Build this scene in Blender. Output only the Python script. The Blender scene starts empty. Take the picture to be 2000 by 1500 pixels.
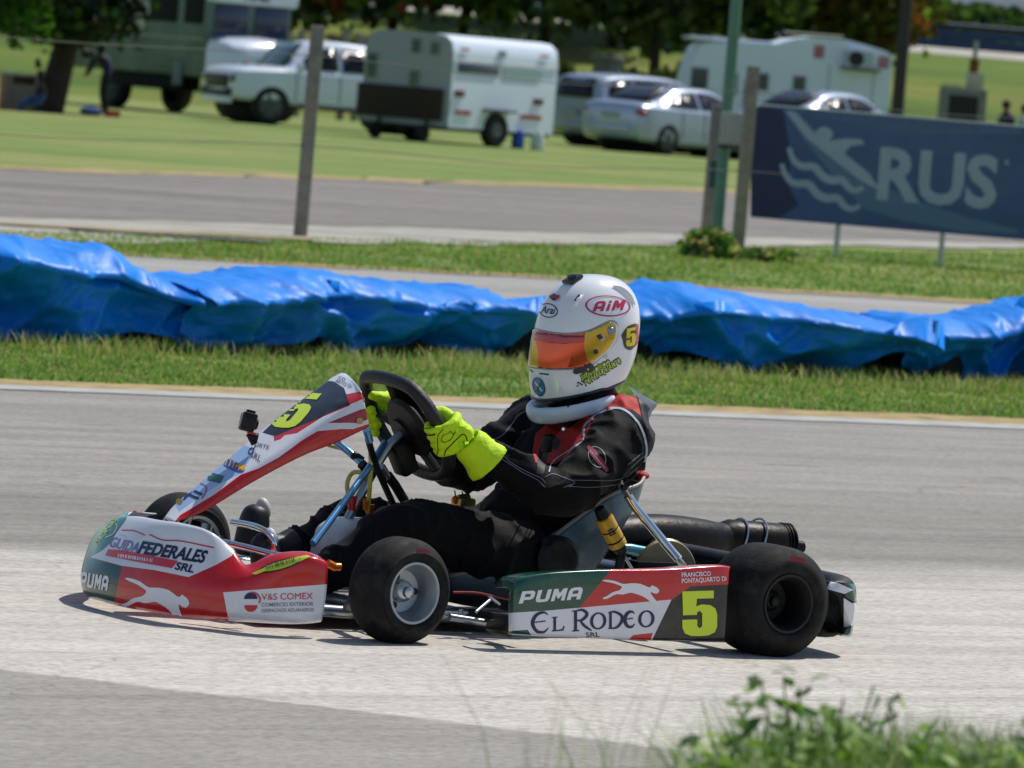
import bpy, bmesh, math, random
from mathutils import Vector, Matrix, noise
from mathutils.bvhtree import BVHTree
R_ = math.radians
PI = math.pi
random.seed(7)
sc = bpy.context.scene
C = sc.collection

# ------------------------------------------------------------------ camera, light
OC = Vector((-7.974, -13.516, 1.3955))
YAW, PIT, ROL, FP = 0.56621, -0.048794, 0.081923, 12302.2
fw = Vector((math.sin(YAW)*math.cos(PIT), math.cos(YAW)*math.cos(PIT), math.sin(PIT)))
rr = Vector((math.cos(YAW), -math.sin(YAW), 0)); uu = rr.cross(fw)
RX = rr*math.cos(ROL)+uu*math.sin(ROL); UX = -rr*math.sin(ROL)+uu*math.cos(ROL)
FH = Vector((fw.x, fw.y, 0)).normalized()
cd = bpy.data.cameras.new('camera'); cam = bpy.data.objects.new('camera', cd); C.objects.link(cam)
cam.matrix_world = Matrix((( RX.x, UX.x, -fw.x, OC.x), (RX.y, UX.y, -fw.y, OC.y), (RX.z, UX.z, -fw.z, OC.z), (0, 0, 0, 1)))
cd.sensor_width = 36; cd.lens = FP/2000*36; cd.clip_start = .5; cd.clip_end = 6000
cd.dof.use_dof = True; cd.dof.focus_distance = 15.9; cd.dof.aperture_fstop = 12
sc.camera = cam
SUN_E, SUN_AZ = R_(58), R_(14)      # azimuth measured from +x towards +y
wd = bpy.data.worlds.new('World'); sc.world = wd; wd.use_nodes = True
nt = wd.node_tree; bg = nt.nodes['Background']
sky = nt.nodes.new('ShaderNodeTexSky'); sky.sky_type = 'NISHITA'; sky.sun_disc = False
sky.sun_elevation = SUN_E; sky.sun_rotation = PI/2-SUN_AZ; sky.air_density = 1; sky.dust_density = .8
nt.links.new(sky.outputs[0], bg.inputs[0]); bg.inputs[1].default_value = .122
sl = bpy.data.lights.new('sun', 'SUN'); sl.energy = 5.0; sl.angle = R_(.5); sl.color = (1, .95, .88)
so = bpy.data.objects.new('sun', sl); C.objects.link(so)
sd = Vector((math.cos(SUN_AZ)*math.cos(SUN_E), math.sin(SUN_AZ)*math.cos(SUN_E), math.sin(SUN_E)))
so.rotation_euler = sd.to_track_quat('Z', 'Y').to_euler(); so.location = sd*30
sc.view_settings.view_transform = 'Standard'; sc.view_settings.look = 'None'
sc.view_settings.exposure = -.34; sc.view_settings.gamma = 1

# ------------------------------------------------------------------ measuring helpers
def ray(a, b): return fw+RX*((a-1000)/FP)-UX*((b-750)/FP)
def on(ax, v, a, b):
    d = ray(a, b); return OC+d*((v-OC[ax])/d[ax])
def Y(a, b, v=0.): return on(1, v, a, b)
def Z(a, b, v=0.): return on(2, v, a, b)
def at(a, b, s):
    d = ray(a, b); return OC+d*(s/(d.x*FH.x+d.y*FH.y))
def px(P):
    d = Vector(P)-OC; z = d.dot(fw); return (1000+FP*d.dot(RX)/z, 750-FP*d.dot(UX)/z)
def ST(s, t, z=0.):
    return Vector((OC.x+FH.x*s+rr.x*t, OC.y+FH.y*s+rr.y*t, z))

# ------------------------------------------------------------------ materials
def lin(c):
    if isinstance(c, str):
        c = tuple(int(c[i:i+2], 16)/255 for i in (0, 2, 4))
        return tuple((x/12.92 if x < .04045 else ((x+.055)/1.055)**2.4) for x in c)
    return c
MATS = {}
LEAFY = ('blade', 'verge', 'leaf_')
def mat(name, col, rough=.5, metal=0., coat=0., var=0., vscale=8., bump=0., bscale=60., trans=0., spec=.5, stretch=None, col2=None, sheen=0., dirt=0., dcol='8a8378', dscale=14):
    if name in MATS: return MATS[name]
    m = bpy.data.materials.new(name); m.use_nodes = True; t = m.node_tree; p = t.nodes['Principled BSDF']
    col = lin(col); p.inputs['Base Color'].default_value = (*col, 1)
    p.inputs['Roughness'].default_value = rough; p.inputs['Metallic'].default_value = metal
    p.inputs['Coat Weight'].default_value = coat; p.inputs['Coat Roughness'].default_value = .06
    p.inputs['Transmission Weight'].default_value = trans; p.inputs['Specular IOR Level'].default_value = spec
    p.inputs['Sheen Weight'].default_value = sheen
    tc = t.nodes.new('ShaderNodeTexCoord'); mp = t.nodes.new('ShaderNodeMapping'); t.links.new(tc.outputs['Object'], mp.inputs[0])
    if stretch: mp.inputs['Scale'].default_value = stretch
    if var or col2:
        n = t.nodes.new('ShaderNodeTexNoise'); n.inputs['Scale'].default_value = vscale; n.inputs['Detail'].default_value = 5
        n.inputs['Roughness'].default_value = .65
        t.links.new(mp.outputs[0], n.inputs['Vector'])
        r = t.nodes.new('ShaderNodeValToRGB'); t.links.new(n.outputs['Fac'], r.inputs[0])
        r.color_ramp.elements[0].position = .3; r.color_ramp.elements[1].position = .7
        c2 = lin(col2) if col2 else tuple(min(1, x*(1+var)) for x in col)
        c1 = col if col2 else tuple(x*(1-var) for x in col)
        r.color_ramp.elements[0].color = (*c1, 1); r.color_ramp.elements[1].color = (*c2, 1)
        t.links.new(r.outputs[0], p.inputs['Base Color'])
    if dirt:
        # dust and rubber specks lying on the surface
        nd = t.nodes.new('ShaderNodeTexNoise'); nd.inputs['Scale'].default_value = dscale; nd.inputs['Detail'].default_value = 8; nd.inputs['Roughness'].default_value = .75; t.links.new(mp.outputs[0], nd.inputs['Vector'])
        rd = t.nodes.new('ShaderNodeMapRange'); rd.inputs[1].default_value = .46; rd.inputs[2].default_value = .72; rd.inputs[4].default_value = dirt; t.links.new(nd.outputs['Fac'], rd.inputs[0])
        mxd = t.nodes.new('ShaderNodeMix'); mxd.data_type = 'RGBA'; t.links.new(rd.outputs[0], mxd.inputs[0]); mxd.inputs[7].default_value = (*lin(dcol), 1)
        bc = p.inputs['Base Color']
        if bc.links: t.links.new(bc.links[0].from_socket, mxd.inputs[6])
        else: mxd.inputs[6].default_value = (*col, 1)
        t.links.new(mxd.outputs[2], bc)
        rgh = t.nodes.new('ShaderNodeMath'); rgh.operation = 'MULTIPLY_ADD'; t.links.new(rd.outputs[0], rgh.inputs[0]); rgh.inputs[1].default_value = .8; rgh.inputs[2].default_value = rough; t.links.new(rgh.outputs[0], p.inputs['Roughness'])
    if bump:
        n2 = t.nodes.new('ShaderNodeTexNoise'); n2.inputs['Scale'].default_value = bscale; n2.inputs['Detail'].default_value = 4
        t.links.new(mp.outputs[0], n2.inputs['Vector'])
        b = t.nodes.new('ShaderNodeBump'); b.inputs['Strength'].default_value = bump; b.inputs['Distance'].default_value = .01
        t.links.new(n2.outputs['Fac'], b.inputs['Height']); t.links.new(b.outputs[0], p.inputs['Normal'])
    if name.startswith(LEAFY):
        # thin leaves let part of the light through
        tr = t.nodes.new('ShaderNodeBsdfTranslucent'); mx = t.nodes.new('ShaderNodeMixShader'); mx.inputs[0].default_value = .4; o = t.nodes['Material Output']
        src = p.inputs['Base Color'].links[0].from_socket if p.inputs['Base Color'].links else None
        if src: t.links.new(src, tr.inputs[0])
        else: tr.inputs[0].default_value = (*col, 1)
        t.links.new(p.outputs[0], mx.inputs[1]); t.links.new(tr.outputs[0], mx.inputs[2]); t.links.new(mx.outputs[0], o.inputs[0])
    MATS[name] = m; return m

# ------------------------------------------------------------------ mesh building
class MB:
    def __init__(s): s.v = []; s.f = []; s.m = []; s.mats = []; s.cm = 0
    def use(s, m):
        if m not in s.mats: s.mats.append(m)
        s.cm = s.mats.index(m); return s
    def add(s, vs, fs):
        o = len(s.v); s.v += [Vector(v) for v in vs]
        for f in fs: s.f.append([i+o for i in f]); s.m.append(s.cm)
        return s
    def box(s, c, d, rot=None, bev=0.):
        c = Vector(c); x, y, z = [k/2 for k in d]
        if bev:
            b = min(bev, x*.9, y*.9, z*.9); vs = []; 
            bm = bmesh.new(); bmesh.ops.create_cube(bm, size=1)
            for v in bm.verts: v.co = Vector((v.co.x*d[0], v.co.y*d[1], v.co.z*d[2]))
            bmesh.ops.bevel(bm, geom=bm.edges[:], offset=b, segments=2, affect='EDGES', profile=.5)
            bm.verts.index_update(); vs = [v.co.copy() for v in bm.verts]; fs = [[v.index for v in f.verts] for f in bm.faces]; bm.free()
        else:
            vs = [Vector((i*x, j*y, k*z)) for i in (-1, 1) for j in (-1, 1) for k in (-1, 1)]
            fs = [(0, 1, 3, 2), (4, 6, 7, 5), (0, 4, 5, 1), (2, 3, 7, 6), (0, 2, 6, 4), (1, 5, 7, 3)]
        if rot is not None: vs = [rot @ v for v in vs]
        return s.add([v+c for v in vs], fs)
    def cyl(s, a, b, r0, r1=None, n=16, cap=True):
        return s.tube([a, b], [r0, r0 if r1 is None else r1], n, cap)
    def tube(s, pts, r, n=10, cap=True, closed=False, flat=1., up=None):
        pts = [Vector(p) for p in pts]; N = len(pts)
        if not hasattr(r, '__len__'): r = [r]*N
        vs = []; prev = None
        for i, p in enumerate(pts):
            if closed: t = (pts[(i+1) % N]-pts[i-1]).normalized()
            else: t = (pts[min(i+1, N-1)]-pts[max(i-1, 0)]).normalized()
            if prev is None:
                a = Vector(up) if up else (Vector((0, 0, 1)) if abs(t.z) < .9 else Vector((1, 0, 0)))
                a = (a-t*a.dot(t)).normalized()
            else: a = (prev-t*prev.dot(t)).normalized()
            prev = a; b = t.cross(a)
            for k in range(n):
                q = 2*PI*k/n; vs.append(p+(a*math.cos(q)+b*math.sin(q)*flat)*r[i])
        fs = []
        for i in range(N if closed else N-1):
            j = (i+1) % N
            for k in range(n): l = (k+1) % n; fs.append((i*n+k, i*n+l, j*n+l, j*n+k))
        if cap and not closed: fs.append(list(range(n))[::-1]); fs.append([(N-1)*n+k for k in range(n)])
        return s.add(vs, fs)
    def lathe(s, prof, c, ax, n=48, cap=False):
        # prof: (radius, offset along axis)
        c = Vector(c); ax = Vector(ax).normalized(); a = Vector((0, 0, 1)) if abs(ax.z) < .9 else Vector((1, 0, 0))
        a = (a-ax*a.dot(ax)).normalized(); b = ax.cross(a); vs = []; fs = []
        for (r, o) in prof:
            for k in range(n):
                q = 2*PI*k/n; vs.append(c+ax*o+(a*math.cos(q)+b*math.sin(q))*r)
        for i in range(len(prof)-1):
            for k in range(n): l = (k+1) % n; fs.append((i*n+k, i*n+l, (i+1)*n+l, (i+1)*n+k))
        return s.add(vs, fs)
    def ell(s, c, r, n=20, m=12, rot=None):
        c = Vector(c); vs = []; fs = []
        for i in range(m+1):
            p = PI*i/m
            for k in range(n):
                q = 2*PI*k/n; v = Vector((r[0]*math.sin(p)*math.cos(q), r[1]*math.sin(p)*math.sin(q), r[2]*math.cos(p)))
                if rot is not None: v = rot @ v
                vs.append(c+v)
        for i in range(m):
            for k in range(n): l = (k+1) % n; fs.append((i*n+k, (i+1)*n+k, (i+1)*n+l, i*n+l))
        return s.add(vs, fs)
    def grid(s, rows, closed=False):
        n = len(rows[0]); vs = [v for r in rows for v in r]; fs = []
        for i in range(len(rows)-1):
            for k in range(n if closed else n-1):
                l = (k+1) % n; fs.append((i*n+k, i*n+l, (i+1)*n+l, (i+1)*n+k))
        return s.add(vs, fs)
    def prism(s, poly, a, b, f):
        # poly in 2D, f(u,v,w) -> 3D, w from a to b
        n = len(poly); vs = [f(u, v, a) for u, v in poly]+[f(u, v, b) for u, v in poly]
        fs = [list(range(n))[::-1], list(range(n, 2*n))]+[(i, (i+1) % n, n+(i+1) % n, n+i) for i in range(n)]
        return s.add(vs, fs)
    def build(s, name, m=None, parent=None, smooth=True, ang=35, kind=None, fix=True):
        me = bpy.data.meshes.new(name); me.from_pydata([tuple(v) for v in s.v], [], s.f)
        if m is not None: s.mats = [m]; s.m = [0]*len(s.f)
        for q in s.mats: me.materials.append(q)
        me.polygons.foreach_set('material_index', s.m[:len(me.polygons)])
        if fix:
            bm = bmesh.new(); bm.from_mesh(me); bmesh.ops.remove_doubles(bm, verts=bm.verts, dist=1e-5)
            bmesh.ops.recalc_face_normals(bm, faces=bm.faces); bm.to_mesh(me); bm.free()
        o = bpy.data.objects.new(name, me); C.objects.link(o)
        if smooth: shade(o, ang)
        if parent: o.parent = parent
        if kind: o['kind'] = kind
        return o
def shade(o, ang=35):
    me = o.data; me.polygons.foreach_set('use_smooth', [True]*len(me.polygons))
    if ang and ang < 180: me.set_sharp_from_angle(angle=R_(ang))
def tag(o, label, cat, group=None):
    o['label'] = label; o['category'] = cat
    if group: o['group'] = group
    return o
def thing(name, label, cat, loc=(0, 0, 0), rz=0., group=None):
    o = bpy.data.objects.new(name, None); C.objects.link(o); o.location = loc; o.rotation_euler = (0, 0, rz)
    o.empty_display_size = .2
    return tag(o, label, cat, group)
def dup(root, loc, rz=None, label=None, scale=None):
    def cp(o, par):
        c = o.copy(); C.objects.link(c)
        if par: c.parent = par
        for ch in kids.get(o.name, []): cp(ch, c)
        return c
    kids = {}
    for o in list(C.objects):
        if o.parent: kids.setdefault(o.parent.name, []).append(o)
    r = cp(root, None); r.location = loc
    if rz is not None: r.rotation_euler = (0, 0, rz)
    if scale: r.scale = scale
    if label: r['label'] = label
    return r
def apply_mods(o):
    dg = bpy.context.evaluated_depsgraph_get(); me = bpy.data.meshes.new_from_object(o.evaluated_get(dg)); o.modifiers.clear(); o.data = me
def remesh(o, vox, sm=4, disp=None):
    m = o.modifiers.new('r', 'REMESH'); m.mode = 'VOXEL'; m.voxel_size = vox
    if sm: q = o.modifiers.new('s', 'SMOOTH'); q.factor = .5; q.iterations = sm
    apply_mods(o)
    if disp:
        vs = o.data.vertices; ns = [v.normal.copy() for v in vs]
        for v, n in zip(vs, ns): v.co += n*disp(v.co)
    shade(o, 180)

def crom(P, n):
    # Catmull-Rom through P, n samples per span
    out = []; N = len(P)
    for i in range(N-1):
        p0 = P[i-1] if i > 0 else P[0]*2-P[1]; p1 = P[i]; p2 = P[i+1]; p3 = P[i+2] if i+2 < N else P[-1]*2-P[-2]
        for k in range(n):
            t = k/n
            out.append(.5*((2*p1)+(-p0+p2)*t+(2*p0-5*p1+4*p2-p3)*t*t+(-p0+3*p1-3*p2+p3)*t**3))
    out.append(P[-1].copy()); return out
def surf(rows, nu, nv):
    # smooth surface through a grid of control points
    a = [crom([Vector(p) for p in r], nu) for r in rows]
    cols = [crom([a[i][j] for i in range(len(a))], nv) for j in range(len(a[0]))]
    return [[cols[j][i] for j in range(len(cols))] for i in range(len(cols[0]))]
def crom2(P, n): return [(v.x, v.y) for v in crom([Vector((a, b, 0)) for a, b in P], n)]

# ------------------------------------------------------------------ livery: colour regions cut into a panel and marks laid on it
def inpoly(x, y, P):
    c = False; j = len(P)-1
    for i in range(len(P)):
        xi, yi = P[i]; xj, yj = P[j]
        if (yi > y) != (yj > y) and x < (xj-xi)*(y-yi)/(yj-yi)+xi: c = not c
        j = i
    return c
def slot(o, m):
    ms = o.data.materials
    for i, q in enumerate(ms):
        if q == m: return i
    ms.append(m); return len(ms)-1
def paint(o, regs, keep=False):
    """cut the outlines of colour regions into the panel and give the faces inside their material"""
    bm = bmesh.new(); bm.from_mesh(o.data); cache = {}
    def P(v):
        k = v
        if k not in cache: cache[k] = px(v.co)
        return cache[k]
    kf = set()
    for poly, m in regs:
        mi = slot(o, m) if m else 0
        n = len(poly)
        for i in range(n):
            a, b = poly[i], poly[(i+1) % n]
            if (a[0]-b[0])**2+(a[1]-b[1])**2 < .01: continue
            x0, x1 = min(a[0], b[0])-1, max(a[0], b[0])+1; y0, y1 = min(a[1], b[1])-1, max(a[1], b[1])+1
            fs = []
            for f in bm.faces:
                q = [P(v) for v in f.verts]
                if max(t[0] for t in q) < x0 or min(t[0] for t in q) > x1 or max(t[1] for t in q) < y0 or min(t[1] for t in q) > y1: continue
                if f.normal.dot(OC-f.verts[0].co) < 0: continue
                fs.append(f)
            if not fs: continue
            nn = ray(*a).cross(ray(*b)).normalized()
            es = set(e for f in fs for e in f.edges); vs = set(v for f in fs for v in f.verts)
            bmesh.ops.bisect_plane(bm, geom=fs+list(es)+list(vs), dist=1e-6, plane_co=OC, plane_no=nn)
        for f in bm.faces:
            if f.normal.dot(OC-f.verts[0].co) < 0: continue
            c = px(f.calc_center_median())
            if inpoly(c[0], c[1], poly): f.material_index = mi; kf.add(f)
    if keep: bmesh.ops.delete(bm, geom=[f for f in bm.faces if f not in kf], context='FACES')
    bm.to_mesh(o.data); bm.free(); o.data.update()
def flatmesh(splines=None, text=None, size=1., shear=0., bold=0., space=1., width=None):
    """a filled flat shape: outlines (even-odd) or a word; returns verts (2D, y up) and faces"""
    cu = bpy.data.curves.new('t', 'FONT' if text else 'CURVE')
    if text:
        cu.body = text; cu.size = size; cu.shear = shear; cu.offset = bold; cu.space_character = space; cu.resolution_u = 3
        cu.fill_mode = 'BOTH' if False else cu.fill_mode
    else:
        cu.dimensions = '2D'; cu.fill_mode = 'BOTH'
        for sp in splines:
            s = cu.splines.new('POLY'); s.points.add(len(sp)-1); s.use_cyclic_u = True
            for p, q in zip(s.points, sp): p.co = (q[0], q[1], 0, 1)
    o = bpy.data.objects.new('t', cu); C.objects.link(o)
    dg = bpy.context.evaluated_depsgraph_get(); me = bpy.data.meshes.new_from_object(o.evaluated_get(dg))
    bm = bmesh.new(); bm.from_mesh(me); bmesh.ops.remove_doubles(bm, verts=bm.verts, dist=size*1e-4 if text else 1e-4)
    bpy.data.objects.remove(o); bpy.data.curves.remove(cu); bpy.data.meshes.remove(me)
    if text and width:
        xs = [v.co.x for v in bm.verts]; x0 = min(xs); k = width/(max(xs)-x0)
        for v in bm.verts: v.co.x = (v.co.x-x0)*k
    return bm
def strip(pts, w):
    """outline polygon of a stroke (2D); w width or list"""
    n = len(pts); L = []; Rr = []
    if not hasattr(w, '__len__'): w = [w]*n
    for i in range(n):
        a = pts[max(i-1, 0)]; b = pts[min(i+1, n-1)]; dx, dy = b[0]-a[0], b[1]-a[1]; l = math.hypot(dx, dy) or 1
        nx, ny = -dy/l*w[i]/2, dx/l*w[i]/2
        L.append((pts[i][0]+nx, pts[i][1]+ny)); Rr.append((pts[i][0]-nx, pts[i][1]-ny))
    return L+Rr[::-1]
def ellp(cx, cy, a, b, rot=0., n=40, t0=0., t1=360.):
    r = R_(rot); out = []
    for i in range(n):
        q = R_(t0+(t1-t0)*i/(n if t1-t0 == 360 else n-1)); x, y = a*math.cos(q), b*math.sin(q)
        out.append((cx+x*math.cos(r)-y*math.sin(r), cy+x*math.sin(r)+y*math.cos(r)))
    return out
BV = {}
def bvh(o):
    if o.name not in BV:
        BV[o.name] = BVHTree.FromPolygons([v.co for v in o.data.vertices], [p.vertices for p in o.data.polygons])
    return BV[o.name]
def decal(o, bm, m, T, step=5., lift=.001):
    """lay a flat shape onto the outer face of panel o; T maps its 2D points to where they sit on the panel"""
    for v in bm.verts:
        q = T(v.co.x, v.co.y); v.co = Vector((q[0], q[1], 0))
    if not bm.verts: return
    xs = [v.co.x for v in bm.verts]; ys = [v.co.y for v in bm.verts]
    for ax, lo, hi in ((0, min(xs), max(xs)), (1, min(ys), max(ys))):
        k = math.ceil(lo/step)
        while k*step < hi:
            co = [0, 0, 0]; no = [0, 0, 0]; co[ax] = k*step; no[ax] = 1
            bmesh.ops.bisect_plane(bm, geom=bm.verts[:]+bm.edges[:]+bm.faces[:], dist=1e-4, plane_co=co, plane_no=no); k += 1
    t = bvh(o); bad = []
    for v in bm.verts:
        d = ray(v.co.x, v.co.y).normalized(); h = t.ray_cast(OC, d)
        if h[0] is None: bad.append(v); continue
        n = h[1] if h[1].dot(d) < 0 else -h[1]
        v.co = h[0]+n*lift
    bmesh.ops.delete(bm, geom=bad, context='VERTS')
    mi = slot(o, m)
    for f in bm.faces:
        f.normal_update()
        if f.normal.dot(OC-f.verts[0].co) < 0: f.normal_flip()
    b2 = bmesh.new(); b2.from_mesh(o.data); mp = {v: b2.verts.new(v.co) for v in bm.verts}
    for f in bm.faces:
        try: q = b2.faces.new([mp[v] for v in f.verts]); q.material_index = mi; q.smooth = True
        except ValueError: pass
    b2.to_mesh(o.data); b2.free(); bm.free()
def word(o, s, m, p0, p1, h, shear=0., bold=0., lift=.0015, space=1., up=None):
    """a word whose baseline runs p0 -> p1 with letter height h"""
    bm = flatmesh(text=s, size=1, shear=shear, bold=bold, space=space)
    xs = [v.co.x for v in bm.verts]; ys = [v.co.y for v in bm.verts]; x0, x1 = min(xs), max(xs); ca = .72
    dx, dy = (p1[0]-p0[0])/(x1-x0), (p1[1]-p0[1])/(x1-x0)
    if up is None: l = math.hypot(dx, dy); up = (dy/l, -dx/l)
    T = lambda x, y: (p0[0]+dx*(x-x0)+up[0]*y*h/ca, p0[1]+dy*(x-x0)+up[1]*y*h/ca)
    decal(o, bm, m, T, lift=lift)
def worn(o, m, p0, p1, h, n, seed=0, lift=.0018):
    """worn, unreadable lettering: short strokes between p0 and p1"""
    rnd = random.Random(seed); dx, dy = (p1[0]-p0[0])/n, (p1[1]-p0[1])/n; l = math.hypot(dx, dy); ux, uy = dy/l*h, -dx/l*h
    for i in range(n):
        x, y = p0[0]+dx*(i+.5), p0[1]+dy*(i+.5); a, b, c = rnd.uniform(-.3, .0), rnd.uniform(.0, .35), rnd.uniform(.3, .7)
        decal(o, flatmesh(splines=[strip([(x+dx*a, y+dy*a), (x+dx*a+ux, y+dy*a+uy)], max(1.4, l*.26))]), m, lambda u, v: (u, v), lift=lift)
        if rnd.random() < .8: decal(o, flatmesh(splines=[strip([(x+dx*a+ux*c, y+dy*a+uy*c), (x+dx*(b+.25)+ux*c, y+dy*(b+.25)+uy*c)], max(1.2, h*.2))]), m, lambda u, v: (u, v), lift=lift*1.1)
        if rnd.random() < .6: decal(o, flatmesh(splines=[strip([(x+dx*(b+.2), y+dy*(b+.2)), (x+dx*(b+.2)+ux, y+dy*(b+.2)+uy)], max(1.4, l*.24))]), m, lambda u, v: (u, v), lift=lift*1.2)
def shape(o, outlines, m, lift=.0012, step=5.):
    decal(o, flatmesh(splines=outlines), m, lambda x, y: (x, y), lift=lift, step=step)
# ------------------------------------------------------------------ ground, tracks, road
def nodes(name, rough=.9):
    m = bpy.data.materials.new(name); m.use_nodes = True; t = m.node_tree; p = t.nodes['Principled BSDF']
    p.inputs['Roughness'].default_value = rough; p.inputs['Specular IOR Level'].default_value = .3
    tc = t.nodes.new('ShaderNodeTexCoord')
    def N(scale, detail=4, rot=0., st=(1, 1, 1), rg=.6):
        mp = t.nodes.new('ShaderNodeMapping'); mp.inputs['Rotation'].default_value = (0, 0, rot); mp.vector_type = 'TEXTURE'
        mp.inputs['Scale'].default_value = st; t.links.new(tc.outputs['Object'], mp.inputs[0])
        n = t.nodes.new('ShaderNodeTexNoise'); n.inputs['Scale'].default_value = scale; n.inputs['Detail'].default_value = detail
        n.inputs['Roughness'].default_value = rg; t.links.new(mp.outputs[0], n.inputs['Vector']); return n.outputs['Fac']
    def ramp(f, stops):
        r = t.nodes.new('ShaderNodeValToRGB'); t.links.new(f, r.inputs[0]); e = r.color_ramp.elements
        while len(e) < len(stops): e.new(.5)
        for q, (a, c) in zip(e, stops): q.position = a; c = lin(c) if isinstance(c, str) else (c if hasattr(c, '__len__') else (c, c, c)); q.color = (*c, 1)
        return r.outputs[0]
    def mix(f, a, b, mode='MIX'):
        x = t.nodes.new('ShaderNodeMix'); x.data_type = 'RGBA'; x.blend_type = mode
        for k, v in ((0, f), (6, a), (7, b)):
            if hasattr(v, 'links') or isinstance(v, bpy.types.NodeSocket): t.links.new(v, x.inputs[k])
            elif k == 0: x.inputs[0].default_value = v
            else: v = v if hasattr(v, '__len__') else (v, v, v); x.inputs[k].default_value = (*v, 1)
        return x.outputs[2]
    def M(op, a, b=0., c=None):
        x = t.nodes.new('ShaderNodeMath'); x.operation = op
        for k, v in enumerate((a, b, c)):
            if v is None: continue
            if isinstance(v, bpy.types.NodeSocket): t.links.new(v, x.inputs[k])
            else: x.inputs[k].default_value = v
        return x.outputs[0]
    def side(P, Q, w, wob=None, amp=0.):
        # 0 on the far side of the line P-Q, 1 on the near side, over a width w
        d = (Q-P); n = Vector((d.y, -d.x, 0)).normalized()
        if n.dot(OC-P) < 0: n = -n
        v = t.nodes.new('ShaderNodeVectorMath'); v.operation = 'DOT_PRODUCT'; t.links.new(tc.outputs['Object'], v.inputs[0]); v.inputs[1].default_value = n
        s = M('SUBTRACT', v.outputs['Value'], n.dot(P))
        if wob is not None: s = M('ADD', s, M('MULTIPLY', M('SUBTRACT', wob, .5), amp))
        mr = t.nodes.new('ShaderNodeMapRange'); t.links.new(s, mr.inputs[0]); mr.inputs[1].default_value = -w/2; mr.inputs[2].default_value = w/2
        mr.interpolation_type = 'SMOOTHSTEP'; return mr.outputs[0]
    def bump(h, s, d=.01):
        b = t.nodes.new('ShaderNodeBump'); b.inputs['Strength'].default_value = s; b.inputs['Distance'].default_value = d
        t.links.new(h, b.inputs['Height']); t.links.new(b.outputs[0], p.inputs['Normal'])
    def out(c): t.links.new(c, p.inputs['Base Color'])
    return m, N, ramp, mix, M, side, bump, out

# direction of the track, seen in plan
WL0, WL1 = Z(0, 757), Z(2000, 837)
TD = (WL1-WL0).normalized(); TA = math.atan2(TD.y, TD.x)
def line(a, b, e0=30., e1=30., z=0.):
    P, Q = Z(*a, z), Z(*b, z); d = (Q-P).normalized(); return P-d*e0, Q+d*e1
def quad(name, L0, L1, z, m, n=1, jag=0., js=2., kind='structure'):
    b = MB(); rows = []
    P0, P1 = L0; Q0, Q1 = L1; r0 = []; r1 = []
    for i in range(n+1):
        k = i/n; a = P0.lerp(P1, k); c = Q0.lerp(Q1, k)
        if jag:
            a = a+Vector((0, 1, 0))*(noise.noise(a*js)+.5*noise.noise(a*js*4))*jag; c = c+Vector((0, 1, 0))*(noise.noise(c*js)+.5*noise.noise(c*js*4))*jag
        a.z = z; c.z = z; r0.append(a); r1.append(c)
    b.grid([r0, r1]); return b.build(name, m, None, smooth=False, kind=kind, fix=False)

# grass sheet to the horizon
GRASS_COLS = [(.0, '3f5a1c'), (.35, '5c7a2a'), (.6, '7c9038'), (.85, 'a09a55')]
m, N, ramp, mix, M, side, bump, out = nodes('grass_ground', .95)
big = ramp(N(.42, 7, TA, (5, 1, 1), .72), [(.28, '4a5e2e'), (.42, '65803e'), (.55, '808c4c'), (.66, '9a9064'), (.74, '6e7a44')])
fine = ramp(N(3.2, 7, TA, (5, 1, 1), .75), [(.3, (.66, .70, .64)), (.7, (1.28, 1.24, 1.16))])
out(mix(1., big, fine, 'MULTIPLY')); bump(N(6, 4), .2, .03)
GM = m
b = MB(); S = [-30, 0, 20, 40, 60, 90, 120, 150, 160, 400, 900, 3500]; T = [-900, -200, -60, -30, -15, 0, 15, 30, 60, 200, 900]
b.grid([[ST(s, t, 0) for t in T] for s in S]); b.build('ground', GM, None, smooth=False, kind='structure', fix=False)

# kart track in the foreground
m, N, ramp, mix, M, side, bump, out = nodes('track_asphalt', .85)
w = N(1.3, 3, TA, (3, 1, 1)); base = mix(side(Z(0, 1075), Z(2000, 1125), .9, w, 1.0), lin('94908a'), lin('bcb7ae'))
base = mix(M('MULTIPLY', side(Z(0, 955), Z(2000, 985), .5, w, .6), M('SUBTRACT', 1., side(Z(0, 1065), Z(2000, 1112), .4, w, .5))), base, lin('89867f'))
base = mix(side(Z(0, 1200), Z(2000, 1330), 1.2, w, .8), base, lin('c1bcb3'))
base = mix(side(Z(0, 1310), Z(1200, 1452), .06, N(6, 3), .12), base, lin('96928b'))
st = ramp(N(1.0, 5, TA, (14, .22, 1), .7), [(.28, (.74, .74, .745)), (.5, (1, 1, 1)), (.74, (1.2, 1.2, 1.19))])
gr = ramp(N(80, 4, TA, (2.2, 1, 1)), [(.30, (.66, .66, .66)), (.5, (1, 1, 1)), (.68, (1.22, 1.22, 1.2))])
pt = ramp(N(2.5, 4, TA, (2, 1, 1)), [(.35, (.92, .92, .92)), (.65, (1.05, 1.05, 1.05))])
tar = ramp(N(7, 2, TA, (6, .7, 1), .5), [(.24, (.45, .45, .47)), (.29, (1, 1, 1))])
vo = m.node_tree.nodes.new('ShaderNodeTexVoronoi'); vo.feature = 'DISTANCE_TO_EDGE'; vo.inputs['Scale'].default_value = .55; vo.inputs['Randomness'].default_value = 1
mpv = m.node_tree.nodes.new('ShaderNodeMapping'); tcv = [x for x in m.node_tree.nodes if x.type == 'TEX_COORD'][0]; nv = m.node_tree.nodes.new('ShaderNodeTexNoise'); nv.inputs['Scale'].default_value = 3; nv.inputs['Detail'].default_value = 4
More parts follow.
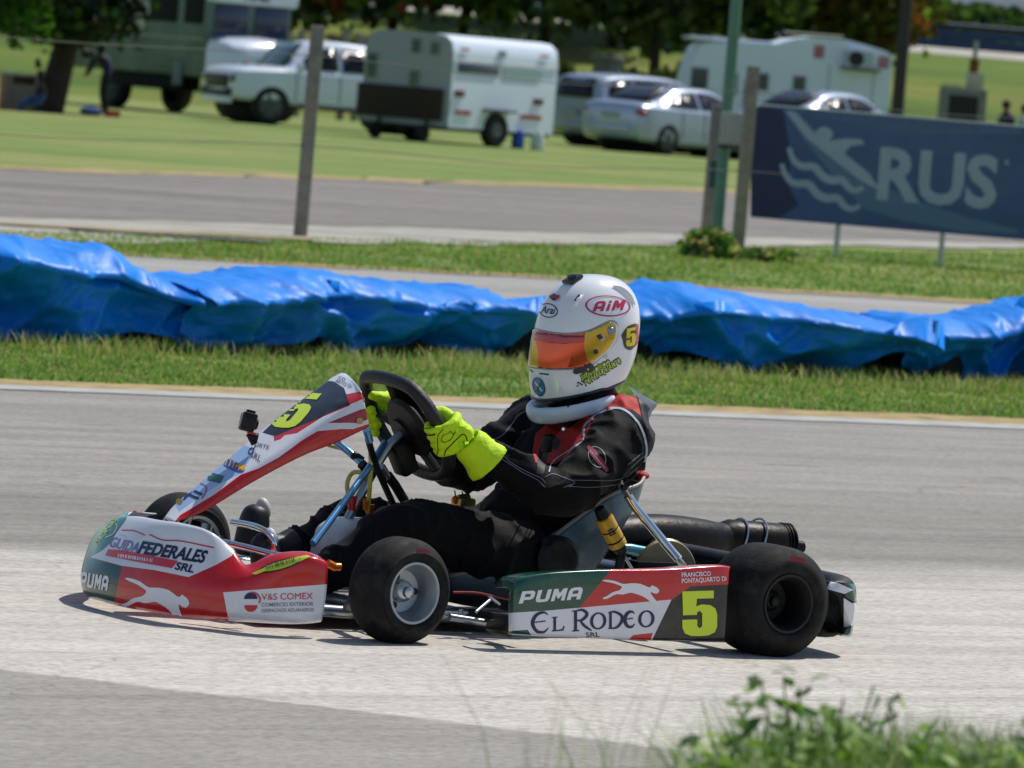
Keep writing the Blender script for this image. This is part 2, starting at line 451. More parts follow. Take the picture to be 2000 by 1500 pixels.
m.node_tree.links.new(tcv.outputs['Object'], nv.inputs['Vector']); av = m.node_tree.nodes.new('ShaderNodeVectorMath'); av.operation = 'MULTIPLY_ADD'; m.node_tree.links.new(nv.outputs['Color'], av.inputs[0]); av.inputs[1].default_value = (.35, .35, 0); m.node_tree.links.new(tcv.outputs['Object'], av.inputs[2]); m.node_tree.links.new(av.outputs[0], vo.inputs['Vector'])
crk = ramp(vo.outputs['Distance'], [(.0, (.78, .77, .76)), (.004, (1, 1, 1))])
tar = mix(1., tar, crk, 'MULTIPLY')
c = mix(1., mix(1., mix(1., base, st, 'MULTIPLY'), gr, 'MULTIPLY'), pt, 'MULTIPLY')
out(mix(1., c, tar, 'MULTIPLY')); bump(N(130, 3), .35, .004)
TRK = m
L0 = line((0, 757), (2000, 837), 14, 24)
near = (ST(-6, -16), ST(-6, 16))
quad('kart_track', L0, near, .004, TRK)
# white edge line, worn
m, N, ramp, mix, M, side, bump, out = nodes('line_paint', .7)
out(ramp(N(14, 4, TA, (3, 1, 1)), [(.3, '8f8f8a'), (.45, 'a8a8a4'), (.7, 'bcbcb8')]))
quad('edge_line', line((0, 755), (2000, 833), 14, 24), line((0, 763.5), (2000, 841.5), 14, 24), .008, m, 300, .02, 5.)
# dry edge between grass and line
m, N, ramp, mix, M, side, bump, out = nodes('dry_soil', .95)
out(ramp(N(16, 5, TA, (3, 1, 1)), [(.3, '6a5f42'), (.5, 'a8946a'), (.7, 'c2b184')])); bump(N(60, 3), .5, .01)
DRY = m
quad('dry_verge', line((0, 742), (2000, 819), 14, 24), line((0, 756), (2000, 834), 14, 24), .006, DRY, 400, .10, 1.7)
# second track behind the barrier
m, N, ramp, mix, M, side, bump, out = nodes('back_asphalt', .88)
s1 = ramp(N(.8, 5, TA, (10, .5, 1)), [(.3, '8a8986'), (.55, 'a09f9b'), (.75, 'b0aeaa')]); g = ramp(N(30, 4, TA, (3, 1, 1)), [(.35, (.88, .88, .88)), (.65, (1.1, 1.1, 1.1))])
out(mix(1., s1, g, 'MULTIPLY')); BA = m
quad('second_track', line((0, 486), (2000, 595), 20, 40), line((0, 640), (2000, 700), 20, 40), .004, BA, 300, .12, .9)
quad('dry_verge', line((0, 483), (2000, 592), 20, 40), line((0, 488), (2000, 598), 20, 40), .010, DRY, 300, .22, 1.1)
# service road: rough concrete shoulder and dark lane
m, N, ramp, mix, M, side, bump, out = nodes('shoulder', .9)
s1 = ramp(N(.7, 6, TA, (6, .6, 1)), [(.3, '908d85'), (.5, 'aaa79e'), (.7, 'bab6ab')]); g = ramp(N(9, 6, TA, (4, 1, 1)), [(.33, (.66, .65, .62)), (.6, (1.1, 1.1, 1.1))])
out(mix(1., s1, g, 'MULTIPLY')); SH = m
quad('road_shoulder', line((0, 420), (2000, 470), 25, 60), line((0, 474), (2000, 486), 25, 60), .014, SH, 400, .5, .35)
m, N, ramp, mix, M, side, bump, out = nodes('service_asphalt', .88)
s1 = ramp(N(.6, 6, TA, (9, .5, 1), .7), [(.28, '66625e'), (.5, '7f7a75'), (.72, '99948d')]); g = ramp(N(14, 5, TA, (4, 1, 1)), [(.33, (.74, .74, .74)), (.66, (1.2, 1.2, 1.2))])
out(mix(1., s1, g, 'MULTIPLY'))
quad('service_road', line((0, 333), (2000, 393), 30, 90), line((0, 427), (2000, 478), 30, 90), .018, m, 400, .35, .4)
quad('road_verge', line((0, 329), (2000, 389), 30, 90), line((0, 336), (2000, 396), 30, 90), .022, DRY, 400, .5, .7)
# strips on the road: a dry crack line and a painted cast shadow
m, N, ramp, mix, M, side, bump, out = nodes('painted_road_shadow', .9)
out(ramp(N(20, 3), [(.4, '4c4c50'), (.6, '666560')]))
quad('crack_and_shadow_strip', line((0, 441), (600, 470), 2, 0), line((0, 444), (600, 474), 2, 0), .026, DRY, 200, .16, .9)
quad('crack_and_shadow_strip', line((130, 450), (520, 476), 0, 0), line((130, 453), (520, 481), 0, 0), .030, m, 100, .10, .9)  # cast shadow painted as a thin dark sheet

# embankment, highway on top, hills
m, N, ramp, mix, M, side, bump, out = nodes('slope_grass', .95)
b1 = ramp(N(.12, 5, -YAW, (6, 1, 1)), [(.3, '425c1c'), (.5, '5e7428'), (.62, '7a7a36'), (.78, '4e6822')]); f1 = ramp(N(2.2, 5, -YAW, (5, 1, 1)), [(.3, (.72, .76, .7)), (.7, (1.22, 1.2, 1.15))])
out(mix(1., b1, f1, 'MULTIPLY')); SG = m
b = MB(); prof = [(158, -.02), (166, .35), (185, 2.0), (196, 3.05), (200, 3.18)]
b.grid([[ST(s, t, z+.12*noise.noise(Vector((s*.2, t*.15, 0)))*(1 if 160 < s < 198 else 0)) for t in range(-120, 121, 3)] for s, z in prof]); b.build('embankment', SG, None, kind='structure', fix=False)
HW = mat('highway_concrete', 'b4b0a8', .9, var=.1, vscale=.5)
b = MB(); b.grid([[ST(200, t, 3.185) for t in (-150, 150)], [ST(201, t, 3.40) for t in (-150, 150)], [ST(216, t, 3.44) for t in (-150, 150)], [ST(218, t, 2.0) for t in (-150, 150)]]); b.build('highway', HW, None, smooth=False, kind='structure', fix=False)
GR = mat('guardrail_steel', '2f4a66', .6, .3, var=.15, vscale=2); GRT = mat('rail_cap', 'a9b0b4', .5, .3); PO = mat('rail_post', '3a4650', .7)
gl = thing('guardrail', 'long dark blue steel guardrail along the highway on the embankment', 'guardrail', ST(215, 20, 3.44), -YAW)
b = MB(); 
for (y0, z0, z1) in ((0, .12, .42), (0, .46, .72)):
    b.grid([[Vector((x, -.04*math.sin(k*PI/4), z0+(z1-z0)*k/8)) for x in range(-60, 61, 4)] for k in range(9)])
b.build('rail', GR, gl, kind=None); b = MB().box((0, 0, .95), (120, .12, .05)); b.build('cap', GRT, gl)
b = MB().box((0, .06, .85), (120, .05, .22)); b.build('upper_rail', mat('rail_dark', '1c2430', .8), gl)
for i in range(-20, 21): MB().box((i*3, .12, .3), (.12, .12, 1.2)).build('post', PO, gl)
m, N, ramp, mix, M, side, bump, out = nodes('hill_cover', 1.)
out(ramp(N(.02, 6), [(.35, '56606a'), (.6, '6f7880')])); b = MB()
b.grid([[ST(1500+k*120, t, (0, 45, 80, 95)[k]*(1+.25*noise.noise(Vector((t*.003, k*.3, 2))))) for t in range(-900, 901, 40)] for k in range(4)]); b.build('hills', m, None, kind='structure', fix=False)

# ------------------------------------------------------------------ grass blades and weeds
def blades(name, pts, h, w, mats, lean=.5, label=None, cat='grass', tilt=None):
    b = MB(); vs = b.v; fs = b.f
    for q in mats: b.mats.append(q)
    for P in pts:
        a = random.uniform(0, 2*PI); hh = h*random.uniform(.45, 1.25); ww = w*random.uniform(.6, 1.3); d = Vector((math.cos(a), math.sin(a), 0))
        l = random.uniform(0, lean)*hh; a2 = random.uniform(0, 2*PI); L = Vector((math.cos(a2), math.sin(a2), 0))*l; o = len(vs); mi = random.choices(range(len(mats)), [4, 3, 2, 1][:len(mats)])[0]
        vs += [P-d*ww, P+d*ww, P+L*.35+Vector((0, 0, hh*.6))+d*ww*.7, P+L*.35+Vector((0, 0, hh*.6))-d*ww*.7, P+L+Vector((0, 0, hh))]
        fs += [[o, o+1, o+2, o+3], [o+3, o+2, o+4]]; b.m += [mi, mi]
    o = b.build(name, None, None, smooth=False, kind='stuff', fix=False)
    return tag(o, label, cat)
G1 = mat('blade_green', '76a038', .7, var=.2, vscale=3); G2 = mat('blade_light', '95b254', .7, var=.2, vscale=3); G3 = mat('blade_dry', 'c2b97c', .8, var=.2, vscale=3); G4 = mat('blade_dark', '4d6e2c', .7, var=.2)
def scatter(n, a, b, c, d, z=0., dens=None):
    # between ground lines a-b (far) and c-d (near), pixel pairs
    A, B = Z(*a), Z(*b); Cc, D = Z(*c), Z(*d); out = []
    while len(out) < n:
        u, v = random.uniform(-.3, 1.3), random.random(); P = A.lerp(B, u).lerp(Cc.lerp(D, u), v)
        if dens and dens(P, v) < random.random(): continue
        P.z = z; out.append(P)
    return out
blades('near_grass', scatter(88000, (0, 655), (2000, 728), (0, 742), (2000, 820), dens=lambda P, v: .25+.75*(noise.noise(P*1.3) > -.25)*(1-v*.35)), .021, .0045, [G1, G2, G3, G4], .8, 'short green grass between the track edge and the blue tarps')
blades('weed_fringe', scatter(12500, (0, 655), (2000, 735), (0, 690), (2000, 772), dens=lambda P, v: max(0, noise.noise(P*2.2)+.35)), .075, .0035, [G3, G2, G1], .9, 'taller dry weeds along the foot of the blue tarps')
blades('strip_grass', scatter(42000, (0, 455), (2000, 497), (0, 490), (2000, 594), dens=lambda P, v: .3+.7*(noise.noise(P*.8) > -.2)), .03, .008, [G1, G2, G3, G4], .8, 'mown grass strip between second track and service road')
# verge in the right foreground: a low bank the photographer stands behind
m, N, ramp, mix, M, side, bump, out = nodes('verge_ground', .95)
out(ramp(N(12, 5), [(.3, '2c3a18'), (.6, '54642c')]))
def vz(s): return .36*(1-max(0, min(1, (s-8.2)/1.6))**2*1)*(1 if s < 9.8 else 0)
b = MB(); b.grid([[ST(s, -.25+(1.35 if s > 9.3 else 0)+(t if t > 0 else 0), vz(s)) for t in (-1.2, 0, .4, 1, 2, 4, 7)] for s in (1, 4, 7, 8.2, 8.6, 9, 9.3, 9.6, 9.8)]); b.build('near_verge', m, None, smooth=False, kind='structure', fix=False)
def vpts(n, top):
    out = []
    while len(out) < n:
        a = random.uniform(820, 2100); s = random.uniform(7.2, 8.6); P = at(a, 1500, s); P.z = vz(s)-.01
        if top(a, s) > random.random(): out.append(P)
    return out
D1 = mat('verge_green', '6f9634', .6, var=.25, vscale=4); D2 = mat('verge_light', 'a3c068', .6, var=.2, vscale=4); D3 = mat('verge_dark', '416826', .6, var=.25, vscale=4); D4 = mat('verge_straw', 'b9b585', .8, var=.2)
blades('verge_grass', vpts(13000, lambda a, s: min(1, max(0.0, (a-1340)/380))**1.2), .205, .0035, [D1, D2, D3, D4], .9, 'tall unmown grass on the near verge, lower right corner')
blades('thin_grass', vpts(90, lambda a, s: max(0, 1-abs(a-1150)/330)), .26, .0012, [D4, D2, D4], .7, 'sparse thin grass stalks rising from the near verge')
def leafy(name, base, n, h, ls, mats, label, sp=.13, cat='weed'):
    t = thing(name, label, cat, base, 0, 'leafy weeds on the near verge'); b = MB(); 
    for q in mats: b.mats.append(q)
    stems = MB(); 
    for i in range(n):
        a = random.uniform(0, 2*PI); l = sp*random.uniform(.2, 1); tip = Vector((math.cos(a)*l, math.sin(a)*l, h*random.uniform(.55, 1))); q0 = Vector((math.cos(a)*l*.2, math.sin(a)*l*.2, 0)); P = crom([q0, q0.lerp(tip, .5)+Vector((0, 0, h*.06)), tip], 5); stems.tube(P, .0016, 5)
        for k in range(12):
            p = P[random.randint(4, len(P)-1)]+Vector((random.gauss(0, .012), random.gauss(0, .012), random.gauss(0, .008))); s = ls*random.uniform(.5, 1.2)
            R = Matrix.Rotation(random.uniform(0, 2*PI), 3, 'Z') @ Matrix.Rotation(random.uniform(-.9, .9), 3, 'X') @ Matrix.Rotation(random.uniform(-.6, .6), 3, 'Y')
            o = len(b.v); pr = [(0, 0, 0), (.32, .3, .06), (.36, .62, .05), (0, 1.1, -.08), (-.36, .62, .05), (-.32, .3, .06), (0, .5, 0)]
            b.v += [p+R @ Vector(v)*s for v in pr]; mi = random.randrange(len(mats))
            for f in ((0, 1, 6), (1, 2, 6), (2, 3, 6), (3, 4, 6), (4, 5, 6), (5, 0, 6)): b.f.append([j+o for j in f]); b.m.append(mi)
    b.build('leaves', None, t, smooth=False, fix=False); stems.build('stems', D1, t); return t
WL = [(1600, 1420, 8.2, 11, .285, .026, 'tallest leafy weed on the near verge, rising over the rear wheel shadow'),
      (1410, 1480, 8.1, 10, .205, .027, 'low leafy weed at the left end of the near verge'),
      (1500, 1470, 7.9, 13, .255, .029, 'broad leafy weed just left of the tallest weed on the near verge'),
      (1690, 1440, 8.1, 13, .265, .028, 'leafy weed just right of the tallest weed on the near verge'),
      (1800, 1430, 8.0, 12, .24, .027, 'leafy weed in the middle of the near verge clump, right of the tallest two'),
      (1930, 1420, 7.8, 12, .25, .027, 'last whole leafy weed before the right picture edge on the near verge'),
      (1862, 1430, 7.9, 11, .235, .026, 'third leafy weed from the right edge, in the thick of the near verge'), (1990, 1420, 8.0, 11, .28, .027, 'leafy weed on the near verge cut by the right picture edge')]
for a, c_, s, n, h, ls, lb in WL:
    P = at(a, c_, s); P.z = vz(s); leafy('leafy_weed', P, n*2, h, ls, [D1, D3, D1, D2], lb)
# ------------------------------------------------------------------ blue tarps over tyre wall
TB = mat('tarp_blue', '0482e6', .46, var=.12, vscale=3, bump=.6, bscale=13, spec=.3)
TB2 = mat('tarp_inner', '0a3f86', .5)
TY = mat('old_tyre_rubber', '17181a', .8, var=.3, vscale=6)
def tarp(top, base, label, depth=.62, seed=0, lift=.10, ext=None):
    # top: silhouette in the picture; base: two ground points
    B0, B1 = Z(*base[0]), Z(*base[1]); L = (B1-B0); n = Vector((-L.y, L.x, 0)).normalized()
    if n.dot(FH) < 0: n = -n
    tt = crom2(top, 18); rows = []; Ln = L.length
    for (a, y) in tt:
        k = (a-base[0][0])/(base[1][0]-base[0][0])
        # ground point under this column
        P = B0+L*k; mid = P+n*depth*.45; q = at(a, y, (mid-OC).dot(FH)); h = max(.12, q.z); x = k*Ln
        P = Vector((q.x, q.y, 0))-n*depth*.45
        x = (P-B0).dot(L.normalized())
        col = []
        for j in range(52):
            v = j/51
            if v < .45: u = v/.45; d = .24*(1-u); z = h*u*(.74+.10*noise.noise(Vector((x*1.1, seed, 2))))
            elif v < .7: u = (v-.45)/.25; zr = .74+.10*noise.noise(Vector((x*1.1, seed, 2))); d = (.82*depth)*u**1.15; z = h*(zr+(1-zr)*math.sin(min(1, u*1.6)*PI/2)*(1-.06*u))
            else: u = (v-.7)/.3; d = depth*(.82+.18*u); z = h*(.97-.97*u)
            V = Vector((x*1.5+seed*7.3, z*2.2, seed+d*1.5)); env = 1. if v < .45 else max(0., 1-(v-.45)/.16)
            f1 = noise.noise(V*1.1); f2 = 1-abs(noise.noise(Vector((x*1.6+z*1.3+seed, z*2.0-x*.35, seed*3)))*2.2); f2 = max(0, f2)**3
            f3 = max(0, 1-abs(noise.noise(Vector((x*3.1-z*2.2+seed*2, z*1.2, 5+seed)))*3))**2; f4 = abs(noise.noise(Vector((x*.9+9, z*1.7, seed+3))))
            bul = .5+.5*math.cos(x*2*PI/.60+seed)
            cr = noise.noise(V*4.2)*.5+max(0, 1-abs(noise.noise(V*2.6+Vector((3, 1, 0))))*3.4)**2*.7+max(0, 1-abs(noise.noise(V*5.1))*3.4)**2*.3; out = env*(.11*f1+.11*f2+.04*f3+.045*cr+.06*bul*(1-z/h)-.30*max(0, f4-.08)*(1.6 if z < h*.7 else .6))
            z2 = z+(0 if v < .45 else .020*cr*min(1, (v-.45)/.1))
            if v < .06: pass
            col.append(P+n*(d-out)+Vector((0, 0, z2)))
        # ragged lower edge
        r = max(0, noise.noise(Vector((x*1.9, seed*4, 1)))+.12)*lift*2.4+.004
        zz = [c.z for c in col]
        for j in range(22):
            col[j].z = r+(col[j].z)*(1-r/max(h, .2)*(1-j/22))
        rows.append(col)
    o = MB().grid(rows).build('tarp_cover', TB, None, ang=180, fix=False)
    m = o.modifiers.new('t', 'SOLIDIFY'); m.thickness = .003; apply_mods(o); shade(o, 180)
    tag(o, label, 'tarp', 'blue tarps draped over the tyre barrier')
    return B0, L, n
def tyre_mesh():
    return MB().lathe([(.17, -.085), (.21, -.10), (.27, -.095), (.295, -.07), (.30, 0), (.295, .07), (.27, .095), (.21, .10), (.17, .085), (.165, .05), (.25, 0), (.165, -.05), (.17, -.085)], (0, 0, 0), (0, 0, 1), 28).build('barrier_tyre', TY)
tarps = [([(-430, 440), (-320, 424), (-200, 438), (-120, 436), (-60, 446), (0, 459), (45, 468), (100, 477), (180, 478), (235, 505), (285, 532), (335, 549)], ((0, 672), (330, 690)), 'leftmost blue tarp, humped high over stacked tyres', .9, 1.3, .05),
         ([(322, 549), (390, 543), (460, 541), (520, 532), (560, 529), (610, 531), (680, 540), (760, 554), (800, 561), (860, 560), (895, 558), (932, 572)], ((330, 690), (935, 704)), 'long blue tarp with two swags left of the helmet', .7, 2.1, .16),
         ([(926, 590), (960, 592), (1040, 590), (1120, 588), (1220, 580), (1262, 566), (1312, 554), (1370, 564), (1450, 578), (1540, 594), (1640, 612), (1715, 628), (1752, 652)], ((935, 704), (1760, 747)), 'longest blue tarp, peaked just right of the white helmet', .75, 3.7, .13),
         ([(1712, 628), (1735, 616), (1790, 617), (1850, 621), (1900, 616), (1950, 602), (2000, 594), (2060, 588), (2160, 598), (2280, 622), (2400, 616)], ((1715, 742), (2000, 758)), 'rightmost blue tarp, sagging then rising to the picture edge', .75, 4.9, .16)]
ty0 = None; nty = 0
for top, base, lb, dp, sd_, lf in tarps:
    B0, L, n = tarp(top, base, lb, dp, sd_, lf)
    k = int(L.length/.62)
    for i in range(k):
        P = B0+L*((i+.5)/k)+n*(dp*.5+.05); P.z = .105
        if ty0 is None:
            ty0 = tyre_mesh(); tag(ty0, 'black scrap tyre hidden under a blue tarp of the barrier', 'tyre', 'scrap tyres under the blue tarps'); ty0.location = P
        else:
            c = ty0.copy(); C.objects.link(c); c.location = P
# ------------------------------------------------------------------ fence posts, wires, pole, sign
CP = mat('old_concrete', '8b857b', .95, var=.25, vscale=9, bump=.4, bscale=40)
def cpost(base, top, s, w, label, name='fence_post'):
    P = at(base[0], base[1], s); P.z = 0; q = at(top[0], top[1], s); h = q.z
    o = MB().box((0, 0, h/2), (w, w*.9, h), bev=.012).build(name, CP); o.location = P; o.rotation_euler = (0, 0, -YAW+.2)
    d = q-P; o.rotation_euler = (R_(-.4), R_(.3), -YAW+.2)
    tag(o, label, 'post', 'concrete posts of the wire fence'); return P, h
s1 = (Z(585, 464)-OC).dot(FH); s2 = (Z(1438, 492)-OC).dot(FH)
P1, h1 = cpost((586, 464), (619, 50), s1, .10, 'weathered concrete fence post standing alone left of centre')
P2, h2 = cpost((1440, 492), (1467, 128), s2, .105, 'weathered concrete fence post at the left edge of the blue banner')
WR = mat('wire', '4a4a48', .6, .5)
def wire(h, s0, s3, label):
    a = Vector((P1.x, P1.y, h)); b = Vector((P2.x, P2.y, h)); d = (b-a); o = []
    pts = [a-d*1.0, a-d*.5-Vector((0, 0, .05)), a, a+d*.5-Vector((0, 0, .06)), b, b+d*.5-Vector((0, 0, .06)), b+d]
    o = MB().tube(crom(pts, 6), .0042, 5).build('fence_wire', WR); tag(o, label, 'wire', 'wires of the fence')
wire(.72, 0, 0, 'fence wire crossing in front of the grass, lower of the two fence wires')
wire(1.42, 0, 0, 'upper fence wire strung between the concrete posts')
GP = mat('green_pole', '55806f', .5, .1, var=.15, vscale=4)
sP = (Z(1398, 482)-OC).dot(FH); B = at(1398, 482, sP); Tt = at(1441, -40, sP); B.z = 0
pl = thing('utility_pole', 'tall green steel pole with grey box, left of the blue banner', 'pole', B)
MB().cyl((0, 0, 0), (0, 0, Tt.z+.5), .056, .05, 20).build('pole', GP, pl)
bz = at(1408, 250, sP).z
MB().box((-.02, -.14, bz), (.22, .16, .30), Matrix.Rotation(-YAW, 3, 'Z'), .012).build('meter_box', mat('box_grey', '9b9d98', .6, var=.1), pl)
MB().box((-.02, -.15, bz-.165), (.24, .18, .03), Matrix.Rotation(-YAW, 3, 'Z')).build('box_base', mat('box_dark', '3b3a38', .7), pl)
MB().box((.03, .14, bz-.42), (.12, .12, .26), Matrix.Rotation(-YAW, 3, 'Z'), .01).build('junction_box', mat('box_green', '2d5a4c', .6), pl)
P3, h3 = cpost((1376, 484), (1404, 205), sP+.5, .09, 'short grey concrete post close behind the green pole')
# bushes at the post feet
def bush(P, rx, ry, rz, n, ls, mats, label, name='bush', cat='bush', group=None, stems=8):
    t = thing(name, label, cat, P, 0, group); b = MB(); 
    for q in mats: b.mats.append(q)
    while len(b.f) < n*2:
        v = Vector((random.gauss(0, .42), random.gauss(0, .42), random.random()**.8)); 
        if v.x*v.x+v.y*v.y+v.z*v.z > 1.1 or noise.noise(v*2.3+P) < -.22: continue
        p = Vector((v.x*rx, v.y*ry, v.z*rz)); s = ls*random.uniform(.5, 1.3); a = Vector((random.gauss(0, 1), random.gauss(0, 1), random.gauss(.4, .8))).normalized(); c = a.cross(Vector((random.random(), random.random(), .3))).normalized(); o = len(b.v)
        b.v += [p-c*s*.4, p+a*s*.5+c*s*.3, p+a*s*1.1, p+a*s*.5-c*s*.5]; mi = random.randrange(len(mats)); b.f += [[o, o+1, o+2], [o, o+2, o+3]]; b.m += [mi, mi]
    b.build('foliage', None, t, smooth=False, fix=False); q = MB()
    for i in range(stems):
        a = random.uniform(0, 2*PI); q.tube([(0, 0, 0), (math.cos(a)*rx*.3, math.sin(a)*ry*.3, rz*.6)], .012, 5)
    q.build('stem', mat('bark', '3a2f26', .9, var=.3, vscale=5, bump=.5, bscale=12), t); return t
Bp = Z(1385, 505); bush(Bp, .28, .22, .22, 2200, .06, [G4, D3, G3, G1], 'round tuft of dark and dry green growth at the foot of the green pole')
Bp = Z(1500, 512); bush(Bp, .32, .22, .10, 1300, .05, [G4, D3, D1, G3], 'low green bush under the left end of the blue banner')
# blue advertising banner on two white legs
sS = s2+1.2
SA = at(1466, 424, sS); SB = at(1471, 204, sS); 
# the board turns a little towards the right, farther away
hS = SB.z-SA.z; d2 = (rr*math.cos(R_(-6))+FH*math.sin(R_(-6)))
W = 2.95
bn = thing('advertising_banner', 'long dark blue banner with pale letters RUS and a diving figure over waves', 'banner', Vector((SA.x, SA.y, 0)), math.atan2(d2.y, d2.x))
BBm = mat('banner_blue', '3b5b8e', .4, var=.25, vscale=1.4, col2='2a4a7c', coat=.15); BLm = mat('banner_pale', '93a8bb', .5, var=.06); BSm = mat('banner_shade', '4f7394', .45); BEm = mat('banner_edge', 'd9dee2', .4, .2)
z0 = SA.z; z1 = SB.z
MB().box((W/2, 0, (z0+z1)/2), (W, .03, hS)).build('board', BBm, bn, smooth=False)
MB().box((W/2, 0, z1+.006), (W, .045, .014)).build('edge_strip', BEm, bn)
def bdec(splines, m, y, text=None, **k):
    bm = flatmesh(splines=splines, text=text, **k) ; return bm
def bput(name, bm, m, ox, oz, sc_, y):
    me = bpy.data.meshes.new(name)
    for v in bm.verts: v.co = Vector((ox+v.co.x*sc_, y, oz+v.co.y*sc_))
    bm.to_mesh(me); bm.free(); me.materials.append(m); o = bpy.data.objects.new(name, me); C.objects.link(o); o.parent = bn; return o
def bu(a, b):
    # point of the board under a picture point
    o = Vector((SA.x, SA.y, 0)); nn = Vector((-d2.y, d2.x, 0)); dd = ray(a, b); t = (o-OC).dot(nn)/dd.dot(nn); Q = OC+dd*t-o
    return (Q.dot(d2), Q.z)
swo = [bu(*p) for p in [(1530, 214), (1556, 218), (1600, 262), (1660, 318), (1700, 352), (1790, 392), (1890, 425), (1990, 449), (1985, 456), (1880, 452), (1760, 430), (1690, 408), (1630, 345), (1580, 285)]]
bput('pattern', flatmesh(splines=[swo]), BSm, 0, 0, 1, -.017)
bput('pattern', flatmesh(splines=[[bu(1467, 207), bu(1530, 214), bu(1545, 300), bu(1538, 360), bu(1560, 400), bu(1520, 426), bu(1466, 423)]]), mat('banner_dark', '142352', .4, var=.2), 0, 0, 1, -.0162)
bput('pattern', flatmesh(splines=[[bu(1470, 207), bu(1995, 246), bu(1995, 262), bu(1760, 262), bu(1640, 236)]]), mat('banner_haze', '45608a', .4, var=.15), 0, 0, 1, -.0158)
dv = [bu(*p) for p in [(1534, 216), (1554, 219), (1598, 268), (1622, 275), (1652, 270), (1682, 272), (1690, 281), (1660, 286), (1650, 300), (1700, 340), (1718, 372), (1680, 352), (1620, 305), (1576, 270)]]
hd = [bu(*p) for p in ellp(1610, 262, 17, 14)]
wv = []
for (ax, ay, sc2) in ((1541, 288, 1.), (1527, 320, 1.05)):
    pts = [(ax, ay), (ax+8, ay+22), (ax+24, ay+36), (ax+50, ay+38), (ax+66, ay+56), (ax+84, ay+64), (ax+104, ay+64), (ax+116, ay+78), (ax+130, ay+84), (ax+146, ay+78)]
    pts = crom2([(ax+(p-ax)*sc2, ay+(q-ay)*sc2) for p, q in pts], 4); n = len(pts)
    wv.append([bu(*p) for p in strip(pts, [16*(.55+.45*math.sin(PI*i/(n-1))) for i in range(n)])])
bput('emblem', flatmesh(splines=[dv]), BLm, 0, 0, 1, -.0185); bput('emblem', flatmesh(splines=[hd]), BLm, 0, 0, 1, -.0195)
for w_ in wv: bput('emblem', flatmesh(splines=[w_]), BLm, 0, 0, 1, -.0190)
# letters
x0, zb = bu(1712, 385); x1, _ = bu(1945, 400); zt = bu(1712, 285)[1]
bm = flatmesh(text='RUS', size=1, bold=.035, space=1.0); xs = [v.co.x for v in bm.verts]; ys = [v.co.y for v in bm.verts]
for v in bm.verts: v.co.x = x0+(v.co.x-min(xs))/(max(xs)-min(xs))*(x1-x0); v.co.y = zb+(v.co.y)/.72*(zt-zb)
bput('lettering', bm, BLm, 0, 0, 1, -.0205)
bm = flatmesh(text='R', size=.07, bold=.002); q = bu(1962, 322); bput('registered_mark', bm, BLm, q[0], q[1], 1, -.0205)
WL_ = mat('leg_white', 'c9ccc8', .6, var=.1)
for (a, b_) in ((1630, 524), (1834, 536)):
    q = bu(a, b_); MB().box((q[0], .03, z1/2), (.05, .04, z1), bev=.006).build('leg', WL_, bn)

# ------------------------------------------------------------------ trees
BK = mat('bark', '3a2f26', .9, var=.3, vscale=5, bump=.5, bscale=12)
def leafmats(*c): return [mat('leaf_'+x, x, .6, var=.25, vscale=1.5) for x in c]
def tree(name, label, P, h, cr, cz, lean, mats, n, ls, group, tr=.2, nl=14, seed=0, zmin=None):
    rnd = random.Random(seed); t = thing(name, label, 'tree', P, 0, group); q = MB(); b = MB()
    for m_ in mats: b.mats.append(m_)
    top = Vector((lean[0], lean[1], h*.8)); tp = crom([Vector((0, 0, -.1)), top*.35+Vector((rnd.uniform(-.1, .1), 0, 0)), top*.7, top], 5)
    q.tube(tp, [tr*(1-.75*i/(len(tp)-1)) for i in range(len(tp))], 12); bl = []
    for i in range(nl):
        k = rnd.uniform(.25, 1); a = rnd.uniform(0, 2*PI); s = top*k; l = cr*rnd.uniform(.45, .95); e = s+Vector((math.cos(a)*l, math.sin(a)*l, rnd.uniform(-.05, .35)*cr))
        if e.z < cz: e.z = cz+rnd.uniform(0, .5)
        q.tube(crom([s, s.lerp(e, .5)+Vector((0, 0, .15*l)), e], 3), [tr*.35*(1-k*.4), tr*.3*(1-k*.4), tr*.25*(1-k*.4), tr*.2, tr*.16, tr*.12, tr*.08][:7], 6)
        bl.append((e, cr*rnd.uniform(.3, .5))); bl.append((s.lerp(e, .6)+Vector((0, 0, .3)), cr*rnd.uniform(.25, .4)))
    for c, r in bl:
        for i in range(n//len(bl)):
            v = Vector((rnd.gauss(0, .5), rnd.gauss(0, .5), rnd.gauss(0, .42)))*r+c
            if noise.noise(v*.9) < -.15: continue
            s = ls*rnd.uniform(.5, 1.3); a = Vector((rnd.gauss(0, 1), rnd.gauss(0, 1), rnd.gauss(.2, .7))).normalized(); d = a.cross(Vector((rnd.random(), rnd.random(), .3))).normalized(); o = len(b.v)
            b.v += [v-d*s*.3, v+a*s*.5+d*s*.4, v+a*s, v+a*s*.5-d*s*.4]; mi = int((noise.noise(v*.7+Vector((seed, 0, 0)))*.9+.5+rnd.gauss(0, .12))*len(mats)); mi = max(0, min(len(mats)-1, mi))
            b.f.append([o, o+1, o+2, o+3]); b.m.append(mi)
    q.build('trunk', BK, t, ang=180, fix=False); b.build('crown', None, t, smooth=False, fix=False); return t
dk = leafmats('24351a', '344a1c', '475c22', '5a5a2a'); mg = leafmats('2f4a1a', '456622', '5f802c', '7c9438'); au = leafmats('3a4a1c', '4e5a20', '66561f', '805022'); rd = leafmats('2a401a', '42601e', '647a28', '9a4a28')
def gz(s):
    for (a, za), (b_, zb_) in zip([(0, 0), (158, 0), (166, .35), (185, 2.0), (196, 3.05)], [(158, 0), (166, .35), (185, 2.0), (196, 3.05), (260, 3.2)]):
        if s <= b_: return za+(zb_-za)*(s-a)/(b_-a)
    return 3.2
